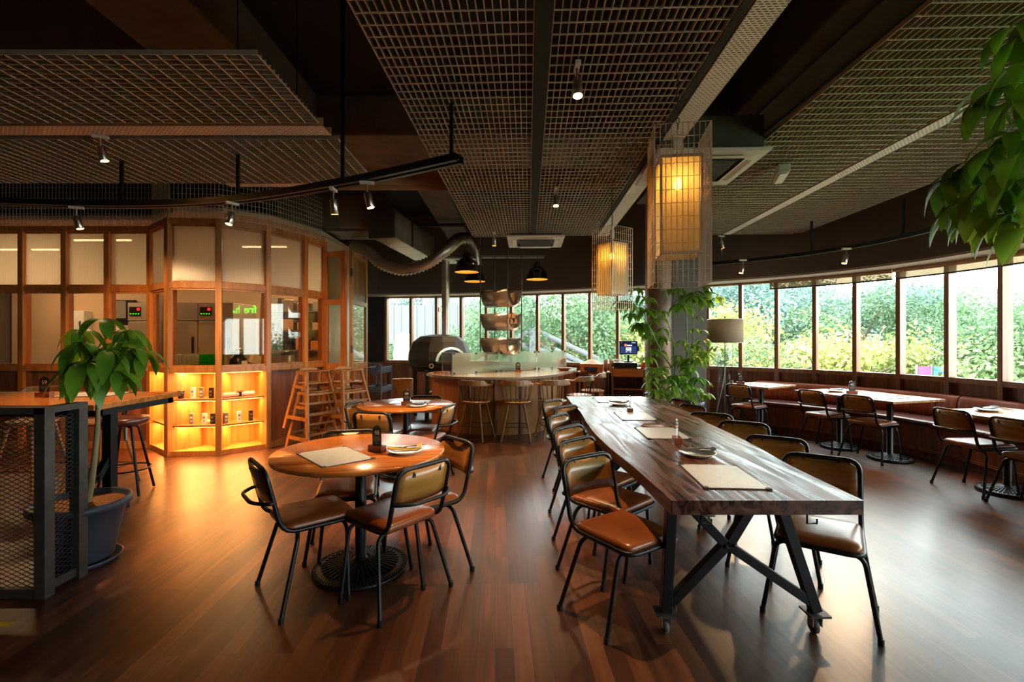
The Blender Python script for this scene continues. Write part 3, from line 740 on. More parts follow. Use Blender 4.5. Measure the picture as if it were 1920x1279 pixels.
# ------------------------------------------------------------------ chairs
def make_chair():
    t = thing('dining_chair', '', 'chair')
    fr = fillet([(.265, -.185, .43), (.265, .185, .43), (-.15, .185, .43), (-.235, .185, .775), (-.235, -.185, .775), (-.15, -.185, .43)], [.07, .07, .08, .07, .07, .08], 5, True)
    MB().tube(fr, .0125, 8, True).build('tube_frame', M['blacksteel'], t)
    for sx in (-1, 1):
        for sy in (-1, 1):
            p = fillet([(.06+sx*.12, sy*.06, .405), (.06+sx*.13, sy*.185, .405), (sx*.175, sy*.25, .012)], .05, 4)
            lg = MB().tube(p, .0115, 8).build('leg', M['blacksteel'], t)
            MB().cyl((sx*.175, sy*.25, 0), .0145, .03, 10).build('foot_cap', M['blackplastic'], lg)
    # padded seat
    out = fillet([(.255, -.18, 0), (.255, .18, 0), (-.135, .185, 0), (-.135, -.185, 0)], .05, 5, True)
    c = Vector((.06, 0, 0)); b = MB(); rings = [(.97, .425), (1, .436), (1.0, .452), (.975, .463), (.91, .4705), (.6, .474)]
    vs = [];
    for s, z in rings:
        for p in out: q = c+(p-c)*s; vs.append((q.x, q.y, z))
    n = len(out); fs = [(i*n+k, i*n+(k+1) % n, (i+1)*n+(k+1) % n, (i+1)*n+k) for i in range(len(rings)-1) for k in range(n)]
    fs.append(tuple(range((len(rings)-1)*n, len(rings)*n))); fs.append(tuple(range(n))[::-1]); b.add(vs, fs, True)
    b.build('seat', M['leather'], t)
    # curved timber back panel
    rows = []
    for k in range(9):
        y = -.172+.043*k; bow = -.028*(1-(y/.172)**2); u = abs(y)/.172; zt = .765-(.03*max(0, (u-.75)/.25)**2)
        rows.append([(-.19+bow-.247*(z-.585), y, z) for z in (.585, .64, .70, zt)])
    MB().grid(rows).build('back_panel', M['ply'], t, solid=.011)
    bar = fillet([(-.19, .185, .60), (-.215, .19, .60), (-.285, .11, .60), (-.285, -.11, .60), (-.215, -.19, .60), (-.19, -.185, .60)], .05, 4)
    MB().tube(bar, .010, 8).build('back_rail', M['blacksteel'], t)
    for y in (-.09, .09): MB().cbox((-.246, y, .744), (.012, .018, .03)).build('fixing_clip', M['blacksteel'], t)
    return t
CH = Proto(make_chair)
R = math.radians
def chair(x, y, a, lab, g): CH.put(lab, (x, y, 0), R(a), g)
g48, g49, gl, gr, gw = 'chairs around round table 48', 'chairs around round table 49', 'chairs along the left side of the long table', 'chairs along the right side of the long table', 'chairs facing the banquette'
chair(-1.204, 2.749, 40, 'tan leather chair at round table 48 nearest the glowing cabinets', g48)
chair(-.650, 2.725, 142, 'tan leather chair closest to the camera at round table 48, its back rail towards us', g48)
chair(-1.13, 3.30, -75, 'tan leather chair half hidden behind the top of round table 48, behind the menu', g48)
chair(-.545, 3.08, -139, 'tan leather chair behind round table 48 on the long-table side', g48)
chair(-1.45, 5.05, -12, 'chair seen side on at round table 49, beside the stacked high chairs', g49)
chair(-1.24, 4.62, 78, 'chair with its back to us between round tables 48 and 49', g49)
chair(-.86, 4.92, 165, 'chair seen edge on at round table 49, below the first counter stool', g49)
chair(-1.02, 5.42, -93, 'chair on the counter side of round table 49, seat showing under the tabletop', g49)
for x, y, a, lab in [(.56, 2.57, -56, 'tan chair at the near left end of the long table, whole seat in view'), (.59, 3.06, -48, 'tan chair second from the near end on the left of the long table'),
                     (.60, 3.52, -44, 'tan chair third from the near end on the left of the long table'), (.60, 4.12, -34, 'chair fourth from the near end on the left of the long table'),
                     (.70, 4.62, -46, 'chair fifth from the near end on the left of the long table'), (.62, 5.10, -40, 'chair at the far left end of the long table')]:
    chair(x, y, a, lab, gl)
for x, y, a, lab in [(1.64, 2.56, -124, 'tan chair at the near right end of the long table'), (1.68, 3.08, -122, 'chair second from the near end on the right of the long table'),
                     (1.74, 3.68, -124, 'chair third from the near end on the right of the long table'), (1.66, 4.16, -128, 'chair fourth from the near end on the right side of the long table'),
                     (1.62, 4.80, -160, 'chair fifth from the near end on the right of the long table'), (1.66, 5.28, -165, 'chair at the far right end of the long table')]:
    chair(x, y, a, lab, gr)
for x, y, a, lab in [(3.52, 7.2, 33, 'chair at banquette table 41 beside the clear floor lamp'), (4.13, 6.36, 18, 'chair at the far half of banquette table 42'), (4.31, 5.79, 21, 'chair with a sunlit orange seat edge at the near half of banquette table 42'),
                     (4.42, 4.60, 4, 'chair at the banquette table with the plate and no number sign'), (4.43, 4.05, 6, 'chair cut by the right edge of the picture before the last tabletop')]:
    chair(x, y, a, lab, gw)

# ------------------------------------------------------------------ tables
def iron_base(t, cx=0, cy=0, r=.29, colr=.034, h=.72):
    b = MB(); b.lathe([(r*.97, 0), (r, .006), (r, .018), (r*.965, .028), (r*.9, .03), (r*.8, .034), (r*.3, .062), (r*.17, .07)], 48, (cx, cy, 0))
    b.disc(r*.97, 0.001, 40, (cx, cy), False); base = b.build('iron_base', M['castiron'], t)
    k = MB()
    for j in range(40):
        a = 2*PI*j/40; c, s = math.cos(a), math.sin(a); k.bar((cx+c*r*.2, cy+s*r*.2, .070), (cx+c*r*.8, cy+s*r*.8, .038), .008, .012)
    for j in range(80):
        a = 2*PI*j/80; c, s = math.cos(a), math.sin(a); k.bar((cx+c*r*.9, cy+s*r*.9, .030), (cx+c*r*.99, cy+s*r*.99, .026), .007, .010)
    k.build('fluted_ribs', M['castiron'], base)
    b = MB(); b.lathe([(colr*1.4, .065), (colr*1.35, .075), (colr, .08), (colr, h)], 24, (cx, cy, 0)); b.build('column', M['blacksteel'], t)
    MB().cbox((cx, cy, h+.004), (.36, .06, .008)).cbox((cx, cy, h+.004), (.06, .36, .008)).build('top_bracket', M['blacksteel'], t)
def hook(t, x, y, z, a=0):
    c, s = math.cos(a), math.sin(a)
    MB().tube([(x, y, z), (x, y, z-.075), (x+.045*c, y+.045*s, z-.075), (x+.045*c, y+.045*s, z-.055)], .005, 6).build('bag_hook', M['blacksteel'], t)
def round_table(x, y, r, lab):
    t = thing('round_table', lab, 'table', (x, y, 0), R(12), 'round oak dining tables')
    MB().lathe([(0, .723), (r-.012, .723), (r, .728), (r, .745), (r-.004, .75), (0, .75)], 72).build('tabletop', M['round_top'], t)
    iron_base(t, r=.29); hook(t, -r*.5, -r*.35, .722, -.3); hook(t, r*.5, r*.45, .722)
    return t
round_table(-.955, 3.03, .525, 'round oak table with number 48, nearest the camera')
round_table(-1.15, 5.2, .51, 'round oak table with number 49, in front of the counter')
def banq_table(cx, cy, a, w, l, lab, cols):
    t = thing('banquette_table', lab, 'table', (cx, cy, 0), a, 'rectangular tables along the banquette')
    MB().box(-w/2, w/2, -l/2, l/2, .722, .75).build('tabletop', M['light_top'], t, bevel=.003)
    for y in cols: iron_base(t, 0, y, .23)
    hook(t, w*.4, -l*.42, .72)
    return t
banq_table(3.85, 7.42, R(33), .78, .66, 'rectangular table with number 41 beside the clear floor lamp', [0])
banq_table(4.38, 6.42, R(17), .84, .655, 'far half of the paired tables with number 42, set in front of the banquette', [0])
banq_table(4.56, 5.79, R(17), .84, .655, 'near half of the paired banquette tables with number 42', [0])
banq_table(4.68, 4.53, R(9), .86, .66, 'banquette table holding only a plate, cut by the right edge of the picture', [0])
banq_table(4.63, 3.85, R(4), .86, .66, 'last banquette table at the right edge, beside the cut chair', [0])

# long communal tables
LL = [(2.08, .69), (2.6, .668), (3.09, .63), (3.6, .616), (3.99, .625), (4.18, .635), (4.7, .66), (5.12, .65), (5.87, .665)]
RR = [(2.08, 1.526), (2.29, 1.53), (2.69, 1.545), (3.3, 1.61), (3.99, 1.63), (4.18, 1.65), (4.91, 1.73), (5.575, 1.72), (5.87, 1.58)]
def slab_table(y0, y1, lab, near):
    cx = 1.1; t = thing('communal_table', lab, 'table', (cx, y0, 0), 0, 'long rosewood communal tables')
    L = [(y, x) for y, x in LL if y0-.006 <= y <= y1+.006]; Rr = [(y, x) for y, x in RR if y0-.006 <= y <= y1+.006]
    Ls = catmull([(x, y, 0) for y, x in L], 5); Rs = catmull([(x, y, 0) for y, x in Rr], 5)
    cl_ = lambda v: min(max(v, y0), y1)-y0
    poly = [(p.x-cx, cl_(p.y)) for p in Rs]+[(p.x-cx, cl_(p.y)) for p in Ls[::-1]]
    MB().prism(poly, .688, .75).build('tabletop', M['slab'], t, bevel=.005)
    W = .05
    def frame(yl, s):
        # trestle: outer legs with inner bracing meeting at a point
        f = MB()
        xa, xb = -.345, .36; zt = .685; zb = .115
        f.bar((xa+.03, yl, zt), (xa, yl, zb), W, W, (0, 1, 0)); f.bar((xb-.16, yl, zt), (xb+.03, yl, zb), W, W, (0, 1, 0))
        f.bar((xa+.06, yl, zt), (-.05, yl, .44), W*.9, W*.9, (0, 1, 0)); f.bar((-.05, yl, .44), (xa+.03, yl, zb+.05), W*.9, W*.9, (0, 1, 0))
        f.bar((xb-.25, yl, zt), (-.04, yl, .44), W*.9, W*.9, (0, 1, 0)); f.bar((-.04, yl, .44), (xb+.0, yl, zb+.05), W*.9, W*.9, (0, 1, 0))
        f.box(xa-.05, xb, yl-.03, yl+.03, zt-.004, .688); f.build('trestle_leg', M['blacksteel'], t, bevel=.003)
        for x in (xa, xb+.03):
            pl = MB().cbox((x, yl, .108), (.1, .1, .01)).build('caster_plate', M['worn'], t)
            k = MB(); k.cbox((x, yl, .101), (.05, .045, .005)); k.cbox((x-.022, yl, .075), (.004, .045, .06)); k.cbox((x+.022, yl, .075), (.004, .045, .06)); k.build('caster_fork', M['steel'], pl)
            w = MB(); m = Matrix.Translation((x, yl+.012, .0375))@Matrix.Rotation(PI/2, 4, 'Y'); w.lathe([(0, -.014), (.03, -.014), (.0375, -.009), (.0375, .009), (.03, .014), (0, .014)], 20, mat=m); w.build('caster_wheel', M['rubber'], pl)
    frame(.28, 1); frame(y1-y0-.3, -1)
    if near: hook(t, -.24, .1, .688); hook(t, .24, .1, .688)
    return t
slab_table(2.08, 3.988, 'near half of the long rosewood communal table, resting on black caster trestles', True)
slab_table(3.993, 5.87, 'far half of the long rosewood communal table, towards the counter', False)
t = thing('copper_disc', 'round copper disc lying at the joint of the long table', 'disc', (1.13, 3.88, .75)); MB().lathe([(0, .001), (.085, .001), (.09, .004), (.084, .006), (.075, .003), (0, .003)], 32).build('disc_body', M['copper'], t)
# cross pieces: shelf rail between trestles
# ------------------------------------------------------------------ table settings
def make_menu():
    t = thing('menu_board', '', 'menu')
    MB().box(-.215, .215, -.152, .152, 0, .004).build('binding', M['menuedge'], t)
    MB().box(-.21, .21, -.147, .147, .004, .0048).build('printed_sheet', M['menu'], t)
    k = MB(); [k.box(x-.012, x+.012, y-.012, y+.012, .001, .0062) for x in (-.206, .206) for y in (-.143, .143)]; k.build('corner_guard', M['menuedge'], t)
    return t
MN = Proto(make_menu); gm = 'menu boards on the tables'
for x, y, z, a, lab in [(1.067, 2.45, .75, 86, 'menu board at the near end of the long table'), (1.11, 3.57, .75, 88, 'menu board on the near half of the long table, before the copper disc'), (1.11, 4.34, .75, 88, 'menu board on the long table just past the copper disc'),
                        (1.11, 5.5, .75, 88, 'menu board at the far end of the long table'), (-1.057, 2.863, .75, -48, 'menu board on round table 48'), (-1.13, 5.33, .75, 2, 'glare-white menu board on round table 49'), (3.93, 7.40, .75, 25, 'menu board on banquette table 41'),
                        (4.50, 5.85, .75, 107, 'menu board on banquette table 42'), (-3.47, 3.97, .99, 3, 'menu board on the high table with number 59')]:
    MN.put(lab, (x, y, z), R(a), gm)
def sign(x, y, z, a, num, lab):
    t = thing('table_number_sign', lab, 'table sign', (x, y, z), R(a), 'table number signs')
    MB().box(-.055, .055, -.025, .025, 0, .04).build('wooden_block', M['redbrown'], t, bevel=.002)
    pts = [(-.036, .03), (.036, .03)]+[(.036*math.cos(q), .125+.036*math.sin(q)) for q in [PI*k/14 for k in range(15)]]
    def plate_(pts, y0, y1, nm, m, par):
        b = MB(); n = len(pts); vs = [(px, y0, pz) for px, pz in pts]+[(px, y1, pz) for px, pz in pts]
        b.add(vs, [tuple(range(n)), tuple(range(n, 2*n))[::-1]]+[(i+n, (i+1) % n+n, (i+1) % n, i) for i in range(n)]); return b.build(nm, m, par)
    big = [(px*1.08, .03+(pz-.03)*1.03) for px, pz in pts]
    pq = plate_(big, -.002, .002, 'clear_edge', M['acrylic'], t)
    plate_(pts, -.0032, -.0022, 'black_face', M['signblack'], t)
    m4 = Matrix.Translation((0, -.0036, .118))@Matrix.Rotation(PI/2, 4, 'X')
    if num: text_mesh('number', num, .042, M['signwhite'], t, m4, .0004)
    k = MB()
    for j, w in enumerate((.026, .028, .027, .022)): k.box(-w, w, -.0038, -.0032, .088-.0072*j, .0915-.0072*j)
    k.box(-.009, .009, -.0038, -.0032, .05, .0555); k.box(-.01, .01, -.0038, -.0032, .147, .1495); k.build('small_print', M['greybox'], t)
    return t
sign(-.84, 2.99, .75, -28, '48', 'black arched sign reading 48 in a wooden block on round table 48')
sign(-1.12, 5.10, .75, 5, '49', 'black arched sign reading 49 on round table 49')
sign(1.115, 3.24, .75, 82, '', 'number sign seen edge on beside the plate on the near half of the long table')
sign(1.135, 4.62, .75, 82, '', 'number sign seen edge on beside the plate on the far half of the long table')
sign(3.56, 7.48, .75, -12, '41', 'arched sign reading 41 on the banquette table beside the lamp')
sign(4.35, 6.14, .75, -12, '42', 'arched sign reading 42 on the paired banquette tables')
sign(-3.70, 3.80, .99, 4, '59', 'black arched sign reading 59 on the high table')
sign(.10, 8.0, .9, 0, '33', 'small arched number sign on the curved counter before the glass screen')
def make_plate():
    t = thing('plate', '', 'plate')
    MB().lathe([(0, .004), (.06, .004), (.065, 0), (.07, .004), (.105, .02), (.107, .023), (.1, .022), (.066, .009), (0, .008)], 36).build('dish', M['plate'], t)
    return t
def make_sleeve(m):
    def f():
        t = thing('napkin_sleeve', '', 'napkin')
        rows = [[(-.11+.03*i, -.032+.032*j, .012+.006*math.sin(i*1.1)+.004*(j == 1)+(.012 if i in (0, 7) else 0)) for j in range(3)] for i in range(8)]
        MB().grid(rows).build('paper_sleeve', M[m], t, solid=.006); return t
    return f
def make_fork():
    t = thing('fork', '', 'fork'); b = MB(); b.tube([(-.1, 0, 0), (.02, 0, .004), (.05, 0, .002)], [.0045, .003, .006], 8); b.build('handle', M['chrome'], t)
    k = MB(); [k.tube([(.05, y, .002), (.1, y*1.2, .006)], .0015, 5) for y in (-.006, -.002, .002, .006)]; k.build('tines', M['chrome'], t); return t
def make_knife():
    t = thing('knife', '', 'knife'); MB().tube([(-.11, 0, 0), (-.01, 0, .001)], [.006, .005], 8).build('handle', M['chrome'], t); MB().cbox((.045, .002, .001), (.11, .016, .002)).build('blade', M['chrome'], t); return t
PL, SY, SD, FK, KN = Proto(make_plate), Proto(make_sleeve('napkin')), Proto(make_sleeve('darkpouch')), Proto(make_fork), Proto(make_knife)
for x, y, a, kind, where in [(-.655, 2.95, 12, 0, 'round table 48'), (-.99, 4.97, 15, 1, 'round table 49'), (1.115, 2.885, -4, 1, 'the near half of the long table'), (1.14, 5.1, -8, 1, 'the far half of the long table'), (4.30, 6.38, 10, 1, 'banquette table 42'), (4.62, 4.66, 15, 1, 'the banquette table without a sign')]:
    PL.put('cream stoneware plate on '+where, (x, y, .75), 0, 'plates')
    (SD if kind else SY).put(('charcoal' if kind else 'yellow paper')+' cutlery sleeve lying on the plate on '+where, (x, y, .764), R(a), 'cutlery sleeves')
    c, s = math.cos(R(a)), math.sin(R(a))
    FK.put('steel fork across the plate on '+where, (x-.02*s+.02*c, y+.02*c, .785), R(a+5), 'forks')
    KN.put('steel knife across the plate on '+where, (x+.012*s+.02*c, y-.012*c, .787), R(a-4), 'knives')

# ------------------------------------------------------------------ banquette
L = [tuple(v) for v in WP]
def arc(t0, t1, d, n): 
    o_ = off(WP, d); return [seg([tuple(v) for v in o_], t0+(t1-t0)*k/n) for k in range(n+1)]
def loft(t0, t1, prof, n=24):
    """sweep a profile [(distance from wall, z)] along the window wall"""
    rows = []
    for d, z in prof: rows.append([(p.x, p.y, z) for p in arc(t0, t1, d, n)])
    return rows
T0, T1 = 13.5, 23.0
t = thing('banquette', 'long curved terracotta leather banquette under the right-hand windows', 'banquette')
b = MB(); prof = [(.07, 0), (.07, .40), (.70, .40), (.70, .10), (.66, .10), (.66, 0)]
b.grid(loft(T0, T1, prof), False, True)
for tt in (T0, T1):
    pts = [arc(tt, tt+.0001, d, 1)[0] for d, z in prof]; b.add([(p.x, p.y, z) for p, (d, z) in zip(pts, prof)], [(0, 1, 2, 3, 4, 5)])
b.build('timber_plinth', M['dado'], t)
k = MB(); [k.tube([(p.x, p.y, z) for p in arc(T0, T1, .703, 30)], .004, 5) for z in (.1, .12)]; k.build('plinth_moulding', M['darkteak'], t)
cuts = [13.5, 14.6, 15.9, 17.2, 18.5, 19.8, 21.1, 22.4, 23.0]
for a, c in zip(cuts[:-1], cuts[1:]):
    b = MB(); pr = [(.2, .40), (.2, .462), (.66, .468), (.72, .46), (.735, .435), (.72, .405), (.66, .40)]
    b.grid(loft(a+.01, c-.01, pr, 10), True, True)
    for q in (a+.01, c-.01):
        pts = [arc(q, q+.0001, d, 1)[0] for d, z in pr]; b.add([(p.x, p.y, z) for p, (d, z) in zip(pts, pr)], [tuple(range(len(pr)))])
    b.build('seat_cushion', M['sleather'], t)
for a, c in ((13.5, 18.35), (18.38, 23.0)):
    # channelled back: bulges between stitch lines
    n = int((c-a)*.58/.075); b = MB(); rows = []
    for d, z in ((.08, .46), (.2, .46), (.195, .6), (.185, .68), (.165, .73), (.12, .752), (.08, .745)):
        r_ = []
        for k2 in range(n*3+1):
            q = a+(c-a)*k2/(n*3); extra = 0 if (k2 % 3 == 0) else .005
            p = arc(q, q+.0001, d+(extra if z < .7 and d > .1 else 0), 1)[0]; r_.append((p.x, p.y, z))
        rows.append(r_)
    b.grid(rows, True, True)
    for q in (a, c):
        pr = ((.08, .46), (.2, .46), (.195, .6), (.185, .68), (.165, .73), (.12, .752), (.08, .745)); pts = [arc(q, q+.0001, d, 1)[0] for d, z in pr]; b.add([(p.x, p.y, z) for p, (d, z) in zip(pts, pr)], [tuple(range(len(pr)))])
    bk = b.build('back_cushion', M['bleather'], t)
    st = MB()
    for j in range(1, n):
        q = a+(c-a)*j/n; p1 = arc(q, q+.0001, .201, 1)[0]; p2 = arc(q, q+.0001, .19, 1)[0]; st.tube([(p1.x, p1.y, .48), (p2.x, p2.y, .66)], .0022, 4)
    st.build('stitching', M['shelfwood'], bk)

# ------------------------------------------------------------------ high table, stools, railing, potted tree on the left
t = thing('high_table', 'tall dark-edged timber bar table with number 59 at the left edge', 'table', (-4.2, 3.8, 0))
MB().box(-1.6, 1.29, -.46, .42, .95, .99).build('tabletop', M['round_top'], t, bevel=.004)
b = MB(); b.box(-1.55, 1.25, -.4, -.34, .9, .95); b.box(-1.55, 1.25, .32, .38, .9, .95); b.box(1.19, 1.25, -.4, .38, .9, .95); b.build('steel_apron', M['blacksteel'], t)
for y in (-.18, .14): MB().bar((.9, y, 0), (.9, y, .93), .07, .07).build('leg', M['blacksteel'], t)
b = MB(); b.bar((.9, -.3, .05), (.9, .3, .05), .07, .07); b.bar((.9, -.16, .5), (.9, .0, .33), .05, .05); b.bar((.9, .14, .5), (.9, .0, .33), .05, .05); b.build('leg_brace', M['blacksteel'], t)
def make_stool():
    t = thing('swivel_stool', '', 'stool')
    MB().lathe([(0, .655), (.17, .655), (.185, .67), (.188, .70), (.18, .72), (.1, .728), (0, .73)], 36).build('seat', M['stoolseat'], t)
    MB().cyl((0, 0, .5), .014, .155, 12).build('screw', M['chrome'], t)
    for k in range(4):
        a = PI/4+PI/2*k; c, s = math.cos(a), math.sin(a)
        MB().tube(fillet([(c*.03, s*.03, .635), (c*.1, s*.1, .63), (c*.235, s*.235, .012)], .05, 4), .012, 8).build('leg', M['blacksteel'], t)
    MB().tube([(.195*math.cos(2*PI*k/28), .195*math.sin(2*PI*k/28), .24) for k in range(28)], .008, 6, True).build('foot_ring', M['blacksteel'], t)
    return t
make_stool_p = Proto(make_stool)
make_stool_p.put('round brown leather stool on black legs behind the potted money tree', (-3.62, 4.5, 0), .3)
def spindle(h, back):
    def f():
        t = thing('spindle_stool', '', 'stool'); s = h
        # faces +X; back on -X
        MB().lathe([(0, s-.035), (.17, s-.035), (.2, s-.02), (.2, s-.006), (.185, s), (.1, s-.006), (0, s-.008)], 32, sy=1.05).build('seat', M['oak'], t)
        arcp = [(.215*math.cos(PI/2+PI*k/14)-.0, .235*math.sin(PI/2+PI*k/14), s+back-.055) for k in range(-2, 17)]
        b = MB(); rows = []
        for p in arcp:
            d = Vector((p[0], p[1], 0)).normalized(); rows.append([tuple(Vector(p)+d*a+Vector((0, 0, z))) for a, z in ((-.022, -.01), (.022, -.01), (.022, .012), (-.022, .012), (-.022, -.01))])
        b.grid(rows, False)
        crest = []
        for k in range(11):
            a = PI*.62+PI*.76*k/10; u = abs(k-5)/5; hh = .055*(1-max(0, (u-.7)/.3)**2*.8)+.012
            d = Vector((math.cos(a), math.sin(a)*1.08, 0)); c = d*.215
            crest.append([tuple(c+d*q+Vector((0, 0, s+back-.055+z))) for q, z in ((-.02, .01), (.02, .01), (.012, hh), (-.012, hh), (-.02, .01))])
        b.grid(crest, False); b.build('crest_rail', M['oak'], t)
        for k in range(9):
            a = PI*.55+PI*.9*k/8; c_, s_ = math.cos(a), math.sin(a)
            MB().tube([(c_*.175, s_*.185, s-.01), (c_*.213, s_*.232, s+back-.06)], .005, 6).build('spindle', M['blacksteel'], t)
        for sx in (-1, 1):
            for sy in (-1, 1): MB().tube([(sx*.11, sy*.11, s-.03), (sx*.21, sy*.21, 0)], [.017, .012], 10).build('leg', M['oak'], t)
        q = .11+.10*(1-.2/s); z = .2
        MB().tube([(-q, -q, z), (q, -q, z), (q, q, z), (-q, q, z)], .005, 6, True).build('foot_rail', M['blacksteel'], t)
        return t
    return f
SP = Proto(spindle(.56, .29)); g = 'spindle-backed stools at the curved counter'
for x, y, a, lab in [(-.53, 7.0, 68, 'first spindle-backed oak stool at the counter, nearest round table 49'), (.06, 6.96, 88, 'second spindle-backed oak stool from the left at the counter'), (.60, 7.05, 104, 'third spindle-backed oak stool from the left at the counter'),
                     (1.08, 7.75, 135, 'fourth spindle-backed oak stool, half hidden behind the long table'), (1.42, 8.45, 165, 'spindle-backed oak stool furthest round the counter, beside the work table')]:
    SP.put(lab, (x, y, 0), R(a), g)
SP2 = Proto(spindle(.66, .30))
for x, y, lab in ((-4.7, 4.7, 'tall spindle-backed stool behind the sign on the high table'), (-4.02, 4.7, 'tall spindle-backed stool behind the menu on the high table')): SP2.put(lab, (x, y, 0), R(-90), 'stools behind the high table')
M['darkmesh'] = plain('dark_expanded_metal', '1c1815', .6)
# railing of expanded metal
t = thing('mesh_railing', 'black steel railing with diamond mesh infill at the lower left corner', 'railing')
for x, y, lab in ((-2.63, 2.70, 0), (-2.645, 2.93, 0)): MB().bar((x, y, 0), (x, y, 1.065), .06, .06, (0, 1, 0)).build('post', M['worn'], t)
b = MB(); b.box(-4.6, -2.6, 2.67, 2.73, 1.03, 1.068); b.box(-2.675, -2.615, 2.73, 2.9, 1.03, 1.066); b.box(-4.6, -2.66, 2.68, 2.72, .0, .05); b.box(-2.66, -2.63, 2.73, 2.9, .02, .07); b.build('rail', M['worn'], t)
def mesh_panel(o, ux, L, z0, z1, nm):
    b = MB(); W, H = .055, .026; ux = Vector(ux); o = Vector(o); n = int(L/W); m = int((z1-z0)/H)
    for i in range(n):
        for j in range(m):
            c = o+ux*(W*(i+.5))+Vector((0, 0, z0+H*(j+.5)))
            for s in (-1, 1):
                b.bar(c-ux*(W/2), c+Vector((0, 0, s*H/2)), .0035, .0035); b.bar(c+Vector((0, 0, s*H/2)), c+ux*(W/2), .0035, .0035)
    return b.build(nm, M['darkmesh'], t)
mesh_panel((-3.5, 2.7, 0), (1, 0, 0), .85, .05, 1.03, 'diamond_mesh'); mesh_panel((-2.645, 2.73, 0), (0, 1, 0), .17, .07, 1.03, 'diamond_mesh')
tag(MB().box(-3.1, -2.55, 2.42, 2.46, 0, .001).build('floor_tape', M['yellow']), 'yellow hazard tape on the floor at the lower left corner', 'tape')
# ------------------------------------------------------------------ ceiling gratings
GZ = 3.08
def grating(name, lab, corner, ang, W, L, m, pitch=.04, cross=.095, along='y'):
    """bearing bars run along local y (or x), round cross rods the other way"""
    t = thing(name, lab, 'ceiling grating', (corner[0], corner[1], GZ), ang, 'steel ceiling gratings')
    b = MB(); k = MB(); h = .028
    if along == 'y':
        n = int(W/pitch)
        for i in range(n+1): x = W*i/n; b.box(x-.002, x+.002, 0, L, 0, h)
        n = int(L/cross)
        for i in range(n+1): y = L*i/n; k.box(0, W, y-.0026, y+.0026, -.002, .006)
    else:
        n = int(L/pitch)
        for i in range(n+1): y = L*i/n; b.box(0, W, y-.003, y+.003, 0, h)
        n = int(W/cross)
        for i in range(n+1): x = W*i/n; k.box(x-.0024, x+.0024, 0, L, -.002, .005)
    b.build('bearing_bars', M[m], t); k.build('cross_rods', M['rod'], t)
    return t
def hanger(t, x, y): MB().tube([(x, y, .02), (x, y, SLAB-GZ)], .005, 6).build('hanger_rod', M['blacksteel'], t)
YA = -R(1.9)
def rot(x, y, a=YA): return (x*math.cos(a)-y*math.sin(a), x*math.sin(a)+y*math.cos(a))
def place(x, y, ox, oy): q = rot(x, y); return (ox+q[0], oy+q[1])
ox, oy = -.86, .3
g1 = grating('ceiling_grating', 'left strip of the long central ceiling grating', (ox, oy), YA, .90, 7.36, 'grate')
p = place(1.0, 0, ox, oy); g2 = grating('ceiling_grating', 'right strip of the long central ceiling grating, with two spotlights below it', p, YA, .90, 7.3, 'grate')
for g_ in (g1, g2): [hanger(g_, .45, y) for y in (2.5, 4.2, 6.2)]
p = place(.905, 0, ox, oy); t = thing('ceiling_channel', 'black steel channel between the two strips of the central grating', 'channel', (p[0], p[1], GZ), YA); MB().box(0, .09, 0, 7.3, -.01, .05).build('channel_body', M['ceil'], t)
p = place(1.905, 0, ox, oy); t = thing('ceiling_channel', 'black steel channel along the right side of the central grating', 'channel', (p[0], p[1], GZ), YA); MB().box(0, .05, 0, 7.3, -.005, .05).build('channel_body', M['ceil'], t)
def perf_strip(lab, x0, y0, a, w, l, z=-.004):
    t = thing('cable_tray', lab, 'cable tray', (x0, y0, GZ), a, 'perforated cable trays')
    MB().quad((0, 0, z), (w, 0, z), (w, l, z), (0, l, z)).build('perforated_base', M['perf'], t)
    MB().box(0, .003, 0, l, z, .06).box(w-.003, w, 0, l, z, .06).build('side_flange', M['kraft'], t); return t
p = place(1.965, 0, ox, oy); perf_strip('white perforated tray along the right side of the central grating, above the lanterns', p[0], p[1], YA, .17, 7.35)
ra = -R(1.6)
grating('ceiling_grating', 'grating panel right of the lanterns, between the dark beam and the white tray', (1.98, .5), ra, 1.08, 7.02, 'gratel', along='y')
q = rot(1.08+.16, 0, ra); grating('ceiling_grating', 'outermost grating panel over the banquette', (1.98+q[0], .5+q[1]), ra, 1.04, 7.0, 'gratel')
q = rot(1.10, 0, ra); perf_strip('white perforated tray running between the two right-hand grating panels', 1.98+q[0], .5+q[1], ra, .12, 7.0)
grating('ceiling_grating', 'nearer half of the left grating panel, whose stepped end points at the central grating', (-6.2, 2.75), 0, 4.74, .87, 'gratel', pitch=.05, along='x'); LGR = [t_ for t_ in bpy.data.objects if t_.name.startswith('ceiling_grating')][-1]; hanger(LGR, 4.6, .05); hanger(LGR, 4.6, .82); hanger(LGR, 2.0, .05)
grating('ceiling_grating', 'further half of the left grating panel above the curved track', (-6.2, 3.92), 0, 4.78, 1.1, 'gratel', pitch=.05, along='x')
perf_strip('brown perforated tray across the left grating panel', -1.44, 3.66, PI/2, .17, 4.7)
perf_strip('perforated tray crossing above the central grating', 1.2, 5.25, PI/2, .2, 3.2, .25)

